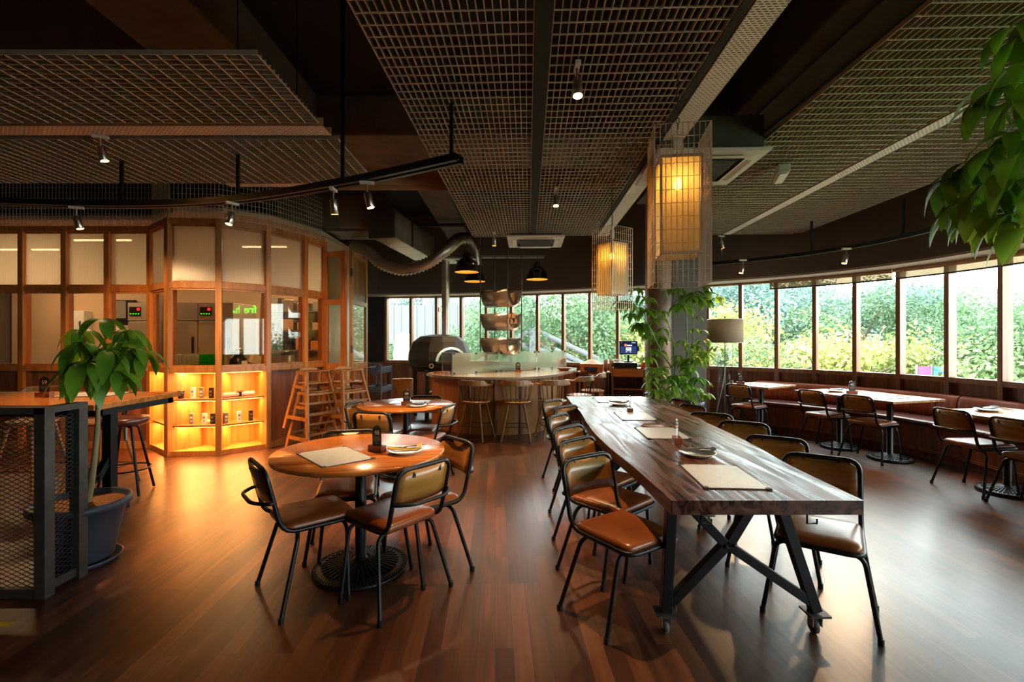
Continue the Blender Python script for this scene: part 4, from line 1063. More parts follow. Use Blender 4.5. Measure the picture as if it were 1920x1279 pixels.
# ------------------------------------------------------------------ tracks and spotlights
def track(name, lab, pts, w, posts, z1):
    t = thing(name, lab, 'track')
    b = MB(); C_ = catmull(pts, 8); n = len(C_); rows = []
    for i, p in enumerate(C_):
        d = (C_[min(i+1, n-1)]-C_[max(i-1, 0)]); d.z = 0; d.normalize(); s = Vector((d.y, -d.x, 0))
        rows.append([tuple(p+s*a+Vector((0, 0, z))) for a, z in ((-w, 0), (-w*.35, 0), (-w*.35, .02), (w*.35, .02), (w*.35, 0), (w, 0), (w, .05), (-w, .05), (-w, 0))])
    b.grid(rows, False); b.build('track_body', M['blacksteel'], t)
    r_ = MB(); r_.tube([tuple(p+Vector((0, 0, .018))) for p in C_], .003, 4); r_.build('conductor', M['chrome'], t)
    for x, y, z in posts: MB().bar((x, y, z), (x, y, z1 if z1 else SLAB), .025, .025).build('drop_post', M['blacksteel'], t)
    return t
tr = track('lighting_track', 'thick curved black lighting track hanging in front of the kitchen partition', [(-.36, 3.28, 2.66), (-.9, 3.58, 2.66), (-1.34, 3.8, 2.66), (-2.42, 4.24, 2.66), (-3.57, 4.4, 2.66), (-4.9, 4.25, 2.66), (-6.2, 3.8, 2.66)], .05,
           [(-.42, 3.33, 2.7), (-2.42, 4.24, 2.7), (-3.57, 4.39, 2.7)], 3.085)
MB().bar((-1.34, 3.8, 2.7), (-1.34, 3.8, SLAB), .025, .025).build('drop_post', M['blacksteel'], tr)
tp = arc(10.5, 25, 1.15, 30)
track('lighting_track', 'thin curved black lighting track with small spotlights above the banquette windows', [(p.x, p.y, 2.62) for p in tp], .018, [(p.x, p.y, 2.66) for p in (tp[5], tp[11], tp[17])], 3.085)
def make_spot():
    t = thing('spotlight', '', 'spotlight')
    MB().box(-.055, .055, -.016, .016, -.022, 0).build('track_adapter', M['acwhite'], t, bevel=.003)
    MB().tube([(0, 0, -.02), (0, 0, -.09)], .008, 8).build('stem', M['chrome'], t)
    m = Matrix.Translation((0, 0, -.085))@Matrix.Rotation(R(14), 4, 'Y')
    bd = MB().lathe([(0, .0), (.024, -.002), (.03, -.012), (.03, -.115), (.026, -.12)], 20, mat=m).build('lamp_can', M['chrome'], t)
    b = MB(); b.lathe([(0, -.119), (.027, -.1195)], 20, mat=m); b.build('lens', M['lens'], t)
    return t
SPOT = Proto(make_spot); gs = 'track spotlights'
spots = [(PX(188, 3.83), 3.83, 3.075, 200, 1, 'lit spotlight under the brown perforated tray of the left grating panel'), (PX(143, 4.38), 4.38, 2.66, 200, 1, 'lit spotlight on the curved track at the left, over the tall table'),
         (PX(435, 4.24), 4.24, 2.66, 60, 1, 'lit spotlight on the curved track in front of the kitchen panes'), (PX(625, 3.85), 3.85, 2.66, -90, 1, 'spotlight on the curved track shining towards us'), (PX(688, 3.68), 3.68, 2.66, 190, 1, 'lit spotlight nearest the free end of the curved track'),
         (.385, 2.84, 3.075, 90, 1, 'lit spotlight under the near part of the central grating'), (.47, 5.16, 3.075, 90, 1, 'lit spotlight under the far part of the central grating'), (-.27, 7.3, 3.075, -90, 1, 'small lit spotlight at the far end of the central grating'),
         (3.27, 7.5, 3.07, 200, 0, 'unlit spotlight at the far end of the white tray on the right'), (PX(1393, 7.05), 7.05, 2.62, 0, 1, 'small lit spotlight on the thin track, nearest the floor lamp'), (PX(1587, 6.15), 6.15, 2.62, 0, 1, 'small lit spotlight on the thin track, over the paired banquette tables')]
for x, y, z, a, on, lab in spots:
    SPOT.put(lab, (x, y, z), R(a), gs)
    if on:
        aim = (-.25, 1.0, -.75) if y > 4 and x < -2 else (-.35, -.5, -1) if x > 3 else (-.15*math.cos(R(a)), -.15*math.sin(R(a)), -1)
        light('spot_beam', 'SPOT', (x-.03*math.cos(R(a)), y-.03*math.sin(R(a)), z-.22), 130 if x < -2 else 110, (1, .6, .28), .03, aim, spot_size=R(80), spot_blend=.6)

# ------------------------------------------------------------------ lanterns
def make_lantern():
    t = thing('cage_lantern', '', 'lantern'); w = .148; z0, z1 = -.87, 0
    b = MB(); n = 11
    for k in range(n):
        u = -w+2*w*k/(n-1)
        for x, y in ((u, -w), (u, w), (-w, u), (w, u)): b.bar((x, y, z0), (x, y, z1), .004, .004)
    for j in range(13):
        z = z0+.0725*j
        for p, q in (((-w, -w), (w, -w)), ((w, -w), (w, w)), ((w, w), (-w, w)), ((-w, w), (-w, -w))): b.bar((p[0], p[1], z), (q[0], q[1], z), .0028, .0028)
    for x, y in ((-w, -w), (w, -w), (w, w), (-w, w)): b.bar((x, y, z0), (x, y, z1), .007, .007)
    b.build('wire_cage', M['grate'], t)
    g = .108; zb, zt = -.70, -.165
    k = MB()
    for x, y in ((-g, -g), (g, -g), (g, g), (-g, g)): k.bar((x, y, zb), (x, y, zt), .012, .012)
    for z in (zb, zt):
        for p, q in (((-g, -g), (g, -g)), ((g, -g), (g, g)), ((g, g), (-g, g)), ((-g, g), (-g, -g))): k.bar((p[0], p[1], z), (q[0], q[1], z), .014, .016)
    k.box(-g, g, -.006, .006, zt-.004, zt+.004); k.build('inner_frame', M['grate'], t)
    for a in range(4):
        m = Matrix.Rotation(PI/2*a, 4, 'Z'); MB().box(-g+.007, g-.007, -g-.0015, -g+.0015, zb+.008, zt-.008, m).build('glass_panel', M['lantglass'], t)
    s = MB(); s.tube([(0, 0, 0.03), (0, 0, -.22)], .008, 8); s.lathe([(.017, -.22), (.017, -.255), (0, -.255)], 12); s.build('lamp_holder', M['acwhite'], t)
    MB().cbox((0, 0, -.05), (.05, .03, .09)).build('ceiling_plate', M['acwhite'], t, bevel=.004)
    MB().lathe([(0, -.25), (.01, -.255), (.022, -.29), (.018, -.315), (0, -.325)], 14).build('light_bulb', M['bulb'], t)
    c = MB()
    for k2 in range(12):
        z = .02+.036*k2; ax = k2 % 2; c.tube([((.008*math.cos(a) if ax else 0), (0 if ax else .008*math.cos(a)), z+.022*math.sin(a)+.018) for a in [2*PI*i/10 for i in range(10)]], .0028, 5, True)
    c.build('chain', M['worn'], t)
    return t
LN = Proto(make_lantern)
for x, y, a, lab in ((.953, 2.76, -9, 'large wire cage lantern with yellow glass, the nearer of the two'), (1.075, 5.15, 33, 'wire cage lantern seen corner on, hanging further away before the windows')):
    LN.put(lab, (x, y, 2.63), R(a), 'wire cage lanterns'); light('lantern_light', 'POINT', (x, y, 2.33), 80, (1, .9, .62), .02)

# ------------------------------------------------------------------ air-conditioning cassettes, emergency light
def make_ac():
    t = thing('ceiling_cassette', '', 'air conditioner')
    MB().lathe([(.62, 0), (.64, .02), (.60, .035)], 4, mat=Matrix.Rotation(PI/4, 4, 'Z'), smooth=False).lathe([(.62, 0), (.42, -.012)], 4, mat=Matrix.Rotation(PI/4, 4, 'Z'), smooth=False).build('panel_rim', M['acwhite'], t)
    MB().box(-.4, .4, -.4, .4, .03, .3).build('casing', M['acdark'], t)
    b = MB(); b.box(-.25, .25, -.25, .25, -.016, -.006); b.build('intake_grille', M['acdark'], t)
    k = MB(); [k.box(-.24, .24, -.24+.04*j, -.236+.04*j, -.02, -.014) for j in range(13)]; k.build('grille_slats', M['acdark'], t)
    for a in range(4):
        m = Matrix.Rotation(PI/2*a, 4, 'Z')@Matrix.Translation((0, -.34, -.012))@Matrix.Rotation(R(14), 4, 'X'); MB().box(-.26, .26, -.03, .03, -.004, .004, m).build('air_louvre', M['white'], t, bevel=.003)
    return t
AC = Proto(make_ac); ga = 'ceiling air-conditioning cassettes'
AC.put('white ceiling cassette at the far end of the central grating', (.38, 7.8, 3.02), R(-2), ga)
AC.put('white ceiling cassette behind the nearer cage lantern', (1.66, 4.31, 2.97), R(-2), ga)
AC.put('darker ceiling cassette above the kitchen partition behind the curved track', (-2.72, 4.95, 3.16), 0, ga)
t = thing('emergency_light', 'white emergency light box fixed under the right-hand grating', 'emergency light', (2.52, 4.5, 3.0), R(-20)); MB().box(-.05, .05, -.17, .17, -.035, .04).build('light_box', M['acwhite'], t, bevel=.01); MB().box(-.035, .035, -.15, .15, -.05, -.035).build('diffuser', M['white'], t, bevel=.01); MB().tube([(0, 0, .04), (0, 0, .085)], .008, 6).build('bracket', M['chrome'], t)
# conduits under the dark beam
for x in (2.45, 2.75): tag(MB().tube([(x, .5, 3.69), (x, 6.9, 3.69)], .014, 8).build('conduit', M['worn']), 'dark conduit pipe running under the beam, %s' % ('nearer the lanterns' if x < 2.6 else 'nearer the windows'), 'pipe', 'conduit pipes')
tag(MB().tube([(2.1, 4.9, 3.25), (3.2, 4.95, 3.25)], .012, 8).build('cross_conduit', M['worn']), 'short conduit crossing between the dark downstand and the right-hand grating', 'pipe')

# ------------------------------------------------------------------ ducts
t = thing('air_duct', 'brown rectangular air duct with a rounded end above the open door', 'duct')
MB().box(-3.7, -1.95, 7.5, 8.3, 3.16, 3.75).build('main_box', M['duct'], t, bevel=.05); MB().box(-3.7, -1.93, 7.48, 7.5, 3.13, 3.17).build('flange', M['chrome'], t)
MB().bar((-1.98, 7.35, 3.22), (-1.62, 8.9, 3.12), .38, .42).build('branch_box', M['duct'], t, bevel=.01); MB().bar((-1.99, 7.3, 3.22), (-1.982, 7.34, 3.22), .42, .46).build('branch_collar', M['worn'], t)
MB().bar((-1.84, 7.95, 3.20), (-1.83, 7.99, 3.20), .42, .46).build('branch_collar', M['worn'], t)
fp = catmull([(-2.75, 8.2, 3.05), (-2.47, 8.2, 2.94), (-2.22, 8.2, 2.74), (-1.87, 8.2, 2.64), (-1.46, 8.2, 2.74), (-1.14, 8.25, 2.98), (-.95, 8.45, 3.2), (-.82, 8.85, 3.28), (-.7, 9.05, 3.1), (-.66, 9.12, 2.85)], 13)
tag(MB().tube(fp, [(.11 if i % 2 else .085) for i in range(len(fp))], 16).build('flexible_duct', M['flexi']), 'sagging ribbed foil hose between the duct and the oven flue', 'hose')
t = thing('exhaust_hood', 'small steel exhaust hood hung above the oven flue', 'hood', (-.95, 8.95, 2.95)); MB().lathe([(.09, .1), (.14, .03), (.42, -.02), (.42, -.05), (.14, -.04)], 4, mat=Matrix.Rotation(PI/4, 4, 'Z'), smooth=False).build('hood_skirt', M['steel'], t)
for x, y in ((-.25, -.25), (.25, .25)): MB().tube([(x, y, 0), (x, y, SLAB-2.95)], .005, 6).build('hood_rod', M['chrome'], t)
tag(MB().tube([(-2.9, 8.47, 3.46), (-.3, 8.47, 3.46)], .035, 10).build('sprinkler_pipe', M['worn']), 'horizontal pipe above the ribbed foil hose', 'pipe')
tag(MB().box(-.9, .6, 9.0, 9.1, 2.98, 3.02).build('hood_rail', M['steel']), 'thin steel rail above the bell pendants', 'rail')

# ------------------------------------------------------------------ pendants
def make_pendant():
    t = thing('bell_pendant', '', 'pendant lamp')
    MB().lathe([(.185, 0), (.19, .004), (.182, .02), (.175, .08), (.15, .15), (.10, .2), (.06, .22), (.055, .27), (.045, .29), (.03, .31), (0, .315)], 36).build('lamp_shade', M['pend'], t)
    MB().lathe([(.183, .002), (.172, .02), (.168, .08), (.142, .145), (.09, .195), (.05, .21), (0, .21)], 36).build('shade_lining', M['gold'], t)
    MB().tube([(0, 0, .31), (0, 0, SLAB-2.48)], .004, 6).build('cord', M['blackplastic'], t)
    MB().lathe([(0, .03), (.02, .035), (.032, .065), (.024, .1), (.014, .13), (0, .14)], 14).build('light_bulb', M['bulb'], t)
    return t
M['pend'] = plain('black_enamel', '171412', .18, .3, coat=.6); M['gold'] = plain('gold_lining', 'e0a050', .35, .6)
PD = Proto(make_pendant)
for x, y, lab in ((PX(875, 7.4), 7.4, 'black bell pendant lamp in front of the flue, the nearest of three'), (PX(890, 8.6), 8.6, 'black bell pendant lamp half hidden behind the nearest one'), (PX(1007, 8.3), 8.3, 'black bell pendant lamp right of the hanging log racks')):
    PD.put(lab, (x, y, 2.48), 0, 'black bell pendants'); light('pendant_light', 'SPOT', (x, y, 2.5), 50, (1, .66, .34), .03, (0, 0, -1), spot_size=R(115), spot_blend=.4)

# ------------------------------------------------------------------ curved counter
CF = [(-1.37, 7.67), (-1.17, 7.3), (-.88, 7.07), (-.5, 6.94), (-.08, 6.91), (.3, 7.04), (.62, 7.38), (.89, 7.94), (1.08, 8.4), (1.18, 8.8)]
front = [(p.x, p.y) for p in catmull([(x, y, 0) for x, y in CF], 5)]
top = front+[(1.25, 9.25), (1.1, 9.5), (.2, 9.0), (-.5, 8.45), (-1.35, 8.15)]
t = thing('serving_counter', 'curved timber serving counter with a pale polished top in front of the oven', 'counter')
MB().prism(top, .865, .9).build('counter_top', M['stone'], t, bevel=.006)
BF = [(-1.28, 7.98), (-.82, 7.42), (-.45, 7.27), (-.05, 7.25), (.3, 7.40), (.55, 7.72), (.75, 8.2), (.88, 8.7)]
bf = [(p.x, p.y) for p in catmull([(x, y, 0) for x, y in BF[1:]], 4)]
MB().prism(bf+[(.8, 9.0), (.1, 8.5), (-.5, 8.2), (-1.2, 8.05)], .0, .865).build('counter_body', M['brickwood'], t)
MB().prism([(-1.33, 7.95), (-.84, 7.40), (-.82, 7.43), (-1.3, 7.99)], 0, .865).build('end_panel', M['teak'], t)
for i in range(2, len(bf)-1, 4): MB().cbox((bf[i][0], bf[i][1]-.005, .43), (.035, .03, .86), .3).build('upright_batten', M['dado'], t)
k = MB(); k.cbox((-.28, 7.245, .80), (.075, .02, .05)); k.cbox((-.0, 7.235, .80), (.05, .02, .05)); k.build('power_socket', M['white'], t)
# glass screen
t = thing('glass_screen', 'low frosted glass screen standing on the curved counter', 'screen')
A, Bq = Vector((-.93, 7.42)), Vector((1.02, 9.02)); d = (Bq-A).normalized(); nn = Vector((d.y, -d.x)); L = (Bq-A).length
def sp(u, a=0): q = A+d*u+nn*a; return (q.x, q.y)
for u0, u1 in ((0, L*.36), (L*.365, L*.7), (L*.705, L)):
    MB().prism([sp(u0, .004), sp(u1, .004), sp(u1, -.004), sp(u0, -.004)][::-1], .905, 1.235).build('glass_panel', M['screen'], t)
    k = MB()
    for u in (u0+.04, (u0+u1)/2, u1-.04):
        for z in (.92, 1.222): q = sp(u); k.cbox((q[0], q[1], z), (.03, .03, .028), math.atan2(d.y, d.x))
    k.build('clamp', M['blackplastic'], t)
MB().prism([(-.93, 7.42), (-.93, 7.43), (-1.1, 7.60), (-1.11, 7.59)], .905, 1.235).build('end_glass', M['acrylic'], t)
k = MB(); [k.bar((x, y, .9), (x, y, 1.24), .015, .015) for x, y in ((-.93, 7.42), (-1.105, 7.595))]; k.bar((-.93, 7.42, 1.235), (-1.105, 7.595, 1.235), .012, .012); k.build('corner_post', M['chrome'], t)
t = thing('glass_jar', 'clear glass storage jar behind the glass screen', 'jar', (.55, 8.9, .9)); MB().lathe([(0, 0), (.09, 0), (.1, .03), (.1, .2), (.07, .26), (.07, .29)], 20).build('jar_body', M['acrylic'], t); MB().lathe([(.072, .285), (.075, .31), (0, .315)], 16).build('lid', M['chrome'], t)
t = thing('wooden_crate', 'pale wooden crate behind the glass screen beside the jar', 'crate', (.2, 8.62, .9), .6); MB().box(-.18, .18, -.1, .1, 0, .012).box(-.18, .18, -.1, -.09, 0, .1).box(-.18, .18, .09, .1, 0, .1).box(-.18, -.17, -.1, .1, 0, .1).box(.17, .18, -.1, .1, 0, .1).build('crate_sides', M['oak'], t)
t = thing('plastic_tub', 'red tapered tub behind the right end of the glass screen', 'tub', (.93, 9.1, .9)); MB().lathe([(0, 0), (.06, 0), (.11, .2), (.104, .2), (.055, .008), (0, .008)], 20).build('tub_body', M['orange'], t)
t = thing('wooden_bowl', 'shallow brown bowl on the counter by the right end of the screen', 'bowl', (.92, 8.45, .9)); MB().lathe([(0, 0), (.08, 0), (.14, .05), (.13, .05), (.07, .012), (0, .012)], 24).build('bowl_body', M['redbrown'], t)
t = thing('prep_tray', 'long steel prep tray behind the glass screen', 'tray', (-.35, 8.15, .9), .68); MB().box(-.4, .4, -.12, .12, 0, .015).box(-.4, .4, -.12, -.112, 0, .09).box(-.4, .4, .112, .12, 0, .09).build('tray_body', M['steel'], t)
t = thing('round_board', 'round wooden board at the left end of the counter', 'board', (-1.15, 7.85, .9)); MB().lathe([(0, 0), (.13, 0), (.13, .018), (0, .018)], 28).build('board_body', M['redbrown'], t)

# ------------------------------------------------------------------ pizza oven
t = thing('pizza_oven', 'black domed wood-fired oven with a tall flue on a black stand', 'oven', (-1.36, 9.0, 0), R(28))
prof = [(0, .86), (.46, .86), (.56, .95), (.585, 1.08), (.57, 1.22), (.5, 1.4), (.36, 1.5), (.18, 1.535), (0, 1.54)]
MB().lathe(prof, 14, smooth=False).build('oven_dome', M['oven'], t, bevel=.012)
b = MB(); am = [(.24*math.cos(PI*k/12), .21*math.sin(PI*k/12)) for k in range(13)]
rows = [[(x, -.62, 1.06+z) for x, z in am], [(x, -.48, 1.06+z) for x, z in am]]; b.grid(rows, False)
ao = [(.29*math.cos(PI*k/12), .25*math.sin(PI*k/12)) for k in range(13)]
b.grid([[(x, -.62, 1.06+z) for x, z in ao], [(x, -.48, 1.06+z) for x, z in ao]], False, True); b.grid([[(x, -.62, 1.06+z) for x, z in ao], [(x, -.62, 1.06+z) for x, z in am]], False)
b.build('mouth_arch', M['steel'], t); MB().add([(x, -.585, 1.06+z) for x, z in am], [tuple(range(13))]).build('oven_mouth', M['blackplastic'], t)
MB().box(-.3, .3, -.72, -.5, 1.035, 1.06).build('hearth_shelf', M['oven'], t)
MB().tube([(-.33+.035*math.cos(2*PI*k/20), -.515, .98+.035*math.sin(2*PI*k/20)) for k in range(20)], .007, 6, True).build('gauge_ring', M['chrome'], t)
MB().cyl((.1, -.06, 1.53), .075, 1.62, 24).build('flue_pipe', M['steel'], t); fl = MB(); fl.cyl((.1, -.06, 1.95), .082, .12, 24); fl.cbox((.0, -.06, 2.0), (.08, .05, .08)); fl.build('flue_collar', M['chrome'], t)
for x in (-.36, .36):
    for y in (-.36, .36): MB().bar((x, y, 0), (x, y, .9), .06, .06).build('stand_leg', M['blacksteel'], t)
MB().box(-.38, .38, -.38, .38, .28, .31).build('log_shelf', M['blacksteel'], t)
def make_log():
    t = thing('firewood_log', '', 'log'); MB().add([(x, y, z) for x in (-.17, .17) for y, z in ((-.05, 0), (.05, .005), (.035, .075), (-.02, .09))], [(0, 1, 2, 3), (7, 6, 5, 4), (0, 4, 5, 1), (1, 5, 6, 2), (2, 6, 7, 3), (3, 7, 4, 0)]).build('split_wood', M['log'], t); return t
LG = Proto(make_log); rl = random.Random(5); gi_ = 0
for x, z, lab in ((-1.55, .31, 'bottom left log of the firewood under the oven'), (-1.42, .31, 'bottom middle log of the firewood under the oven'), (-1.29, .31, 'bottom right log of the firewood under the oven'), (-1.48, .405, 'upper left log of the firewood under the oven'), (-1.35, .405, 'upper right log of the firewood under the oven')):
    LG.put(lab, (x, 8.85, z), PI/2+rl.uniform(-.1, .1), 'firewood under the oven')
# hanging log racks
t = thing('hanging_rack', 'three steel log troughs hung one above another on thin rods before the windows', 'hanging rack', (-.19, 8.2, 0), R(-36))
for z, nmk in ((2.06, 0), (1.66, 1), (1.25, 2)):
    b = MB(); pr = [(.19*math.cos(a), .10+.23*math.sin(a)) for a in [PI+PI*k/14 for k in range(15)]]; pr = [(pr[0][0], .22)]+[(x, zz+.07) for x, zz in pr]+[(pr[-1][0], .22)]
    b.grid([[(x, y, z+zz) for y, zz in pr] for x in (-.29, .29)], True, True); b.build('trough', M['steel'], t, solid=.004)
for x in (-.29, .29):
    for y in (-.2, .2): MB().tube([(x, y, 1.243), (x, y, SLAB)], [.011, .006], 8).build('hanger_rod', M['worn'], t)
ca, sa = math.cos(R(-36)), math.sin(R(-36))
for k, (v, z, lab) in enumerate(((-.06, 1.70, 'lower log in the middle hanging trough'), (.06, 1.71, 'second log in the middle hanging trough'), (0, 1.80, 'top log in the middle hanging trough'))):
    x, y = .1, v; LG.put(lab, (-.19+x*ca-y*sa, 8.2+x*sa+y*ca, z), R(-36), 'logs in the hanging rack')

# ------------------------------------------------------------------ till desk and work table
t = thing('till_desk', 'open brown timber desk carrying the till beside the round column', 'desk', (2.17, 8.95, 0), R(-14))
MB().box(-.3, .3, -.2, .2, .9, .92).build('desk_top', M['dado'], t); MB().box(-.3, .3, -.2, -.18, .76, .9).build('apron', M['teakx'], t)
for x in (-.29, .27): MB().box(x, x+.02, -.2, .2, 0, .9).build('side_panel', M['dado'], t)
MB().box(-.28, .27, -.19, .2, .52, .54).build('shelf', M['dado'], t); MB().box(-.28, .27, -.19, .2, .12, .14).build('shelf', M['dado'], t); MB().box(-.28, .27, .185, .2, .1, .9).build('back_panel', M['dado'], t)
t = thing('cash_drawer', 'black cash drawer under the till screen', 'cash drawer', (2.12, 8.93, .92), R(-14)); MB().box(-.22, .2, -.17, .17, 0, .1).build('drawer_case', M['blackplastic'], t, bevel=.004); MB().box(-.06, -.02, -.173, -.17, .045, .055).build('maker_mark', M['greybox'], t)
t = thing('till_screen', 'black touch screen till with a blue and orange display', 'till', (2.17, 8.95, 1.02), R(-10))
MB().cbox((0, .03, .012), (.16, .16, .02)).tube([(0, .03, .02), (0, .02, .14)], .02, 8).build('stand', M['blackplastic'], t)
mt = Matrix.Translation((0, 0, .27))@Matrix.Rotation(R(-12), 4, 'X')
MB().box(-.165, .165, -.015, .025, -.125, .125, mt).build('housing', M['blackplastic'], t, bevel=.004); MB().box(.165, .19, 0, .02, -.06, .03, mt).build('card_reader', M['blackplastic'], t)
M['scr1'] = emis('display_blue', '2a3560', .9); M['scr2'] = emis('display_navy', '151d3c', .9); M['scr3'] = emis('display_orange', 'f06a28', 1.2); M['scr4'] = emis('display_white', 'e8eaf0', 1.0)
MB().box(-.148, .148, -.0165, -.0155, -.11, .02, mt).build('lower_display', M['scr1'], t); MB().box(-.148, .148, -.0165, -.0155, .02, .11, mt).build('upper_display', M['scr2'], t)
k = MB(); k.lathe([(0, -.0185), (.026, -.0185)], 14, mat=mt@Matrix.Translation((-.05, 0, .045))@Matrix.Rotation(PI/2, 4, 'X')@Matrix.Translation((0, 0, .037))); k.box(-.135, -.125, -.0195, -.018, .085, .095, mt); k.build('orange_emblem', M['scr3'], t)
k = MB(); [k.box(-.02+.018*j, -.006+.018*j, -.0185, -.017, .03, .05, mt) for j in range(5)]; k.box(-.045, .05, -.0185, -.017, -.045, .0, mt); k.box(-.045, .05, -.0185, -.017, -.065, -.055, mt); k.box(-.05, -.02, -.0185, -.017, -.09, -.083, mt); k.box(.02, .05, -.0185, -.017, -.09, -.083, mt); k.box(.06, .13, -.0185, -.017, .085, .095, mt); k.build('display_marks', M['scr4'], t)
k = MB(); k.bar(mt@Vector((-.03, -.019, -.012)), mt@Vector((.015, -.019, -.03)), .003, .012); k.build('display_swoosh', M['blackplastic'], t)
t = thing('small_box', 'orange box on the till desk beside the cash drawer', 'box', (2.41, 8.83, .92), R(-14)); MB().box(-.04, .05, -.05, .05, 0, .11).build('box_body', M['orange'], t, bevel=.006)
t = thing('paper_pile', 'crumpled grey papers on the cash drawer under the till screen', 'papers', (1.98, 8.9, 1.02)); rp = random.Random(4)
b = MB(); [b.cbox((rp.uniform(-.05, .05), rp.uniform(-.04, .04), .02+.008*j), (.09, .05, .004), rp.uniform(0, 3), rp.uniform(-.3, .3)) for j in range(6)]; b.build('loose_sheets', M['whitebox'], t)
for x, w, h, m, lab in ((1.95, .06, .17, 'whitebox', 'white carton on the low shelf of the till desk, left of its twin'), (2.02, .06, .17, 'whitebox', 'white carton in the middle of the three small ones under the till'), (2.09, .05, .1, 'kraft', 'short brown carton beside the two white ones under the till'), (2.3, .2, .12, 'kraft', 'wide brown carton on the low shelf of the till desk')):
    tag(MB().cbox((x, 8.9-(x-2.17)*.2, .14+h/2), (w, .12, h), R(-14)).build('storage_carton', M[m]), lab, 'carton')
t = thing('work_table', 'low cluttered timber work table between the counter and the till desk', 'table', (1.62, 9.25, 0), R(-22))
MB().box(-.34, .26, -.2, .2, .8, .83).build('tabletop', M['brickwood'], t)
for x in (-.32, .24):
    for y in (-.18, .18): MB().bar((x, y, 0), (x, y, .8), .04, .04).build('leg', M['blacksteel'], t)
MB().box(-.32, .24, -.19, .19, .22, .24).build('shelf', M['dado'], t); MB().box(-.31, .23, -.19, -.17, .66, .78).build('drawer_front', M['dado'], t)
t = thing('wooden_drawer_box', 'orange timber box with a navy cloth in its opening, on the work table', 'box', (1.53, 9.17, .83), R(-22)); MB().box(-.2, .2, -.13, .13, 0, .15).build('box_body', M['teakx'], t, bevel=.004); MB().box(-.12, .12, -.133, -.13, .03, .09).build('opening', M['blackplastic'], t)
tag(MB().cbox((1.49, 9.02, .87), (.18, .03, .07), R(-22)).build('navy_cloth', M['blue'], bevel=.012), 'navy cloth hanging from the orange timber box', 'cloth')
b = MB(); b.lathe([(.24, 0), (.2, .012), (.1, .06), (.05, .08), (0, .085)], 11, (1.53, 9.2, .98), sx=1, sy=.7); tag(b.build('calico_cloth', M['cloth']), 'peaked pale calico cloth heaped on the orange timber box', 'cloth')
for x, y, lab in ((1.78, 9.12, 'brown paper cup standing on the stacked cups on the work table'), (1.88, 9.08, 'brown paper cup nearest the till on the work table')):
    t = thing('paper_cup', lab, 'cup', (x, y, .83), 0, 'paper cups on the work table'); MB().lathe([(0, 0), (.03, 0), (.042, .22), (.038, .22), (.027, .01), (0, .01)], 16).build('cup_body', M['kraft'], t); MB().lathe([(.044, .215), (.044, .228), (.038, .23)], 16).build('cup_rim', M['whitebox'], t)
tag(MB().cbox((1.5, 9.25, .4), (.17, .1, .32), R(-22)).build('paper_sack', M['kraft'], bevel=.02), 'tall brown paper sack on the shelf of the work table', 'sack'); tag(MB().cbox((1.7, 9.15, .35), (.09, .1, .22), R(-22)).build('storage_carton', M['shelfwood']), 'orange-brown carton on the shelf of the work table', 'carton')
def make_ext():
    t = thing('fire_extinguisher', '', 'fire extinguisher'); MB().lathe([(0, 0), (.06, 0), (.065, .02), (.065, .42), (.05, .48), (.02, .51), (.02, .54), (0, .54)], 24).build('cylinder_body', M['red'], t)
    MB().cbox((0, 0, .56), (.1, .02, .02), .3).cbox((0, 0, .585), (.1, .02, .01), .3, 0, -.2).build('valve_handle', M['blackplastic'], t); MB().tube([(.02, 0, .55), (.08, 0, .5), (.085, 0, .3)], .008, 8).build('hose', M['blackplastic'], t); MB().lathe([(.0655, .2), (.0655, .34)], 24).build('label_band', M['whitebox'], t); return t
EX = Proto(make_ext); EX.put('red fire extinguisher at the foot of the round column, left of the pair', (1.93, 6.86, .1), .3, 'fire extinguishers'); EX.put('red fire extinguisher beside the planter, right of the pair', (2.07, 6.86, .1), 1.2, 'fire extinguishers')
tag(MB().box(1.85, 2.14, 6.78, 6.94, 0, .1).build('extinguisher_stand', M['blackplastic'], bevel=.01), 'low black stand under the two fire extinguishers', 'stand')

# ------------------------------------------------------------------ floor lamp, cart, sack
t = thing('floor_lamp', 'floor lamp with a beige drum shade on a clear acrylic column', 'floor lamp', (3.38, 7.62, 0))
MB().lathe([(.27, 1.395), (.262, 1.76)], 40).build('lamp_shade', M['lampshade'], t, solid=.003); k = MB(); k.tube([(.27*math.cos(a), .27*math.sin(a), 1.395) for a in [2*PI*i/40 for i in range(40)]], .003, 5, True); k.tube([(.262*math.cos(a), .262*math.sin(a), 1.76) for a in [2*PI*i/40 for i in range(40)]], .003, 5, True); k.bar((-.26, 0, 1.74), (.26, 0, 1.74), .005, .005); k.bar((0, -.26, 1.74), (0, .26, 1.74), .005, .005); k.build('shade_ring', M['chrome'], t)
MB().lathe([(.125, .2), (.125, 1.36)], 32).build('acrylic_column', M['acrylic'], t); MB().lathe([(0, 0), (.13, 0), (.13, .2), (0, .2)], 32).build('metal_base', M['steel'], t)
MB().tube([(0, 0, .2), (0, 0, 1.78)], .008, 8).build('lamp_stem', M['chrome'], t); MB().lathe([(0, 1.78), (.012, 1.785), (.008, 1.81), (0, 1.815)], 10).build('finial', M['worn'], t)
MB().tube(catmull([(.0, -.02, 1.35), (-.05, -.1, .9), (-.12, -.13, .6), (-.2, -.16, .25), (-.1, -.2, .02), (.0, -.25, .01)], 6), .004, 6).build('cord', M['whitebox'], t)
t = thing('utility_cart', 'grey two-tier utility cart with tubs beside the open door', 'cart', (-2.42, 8.7, 0), R(-8))
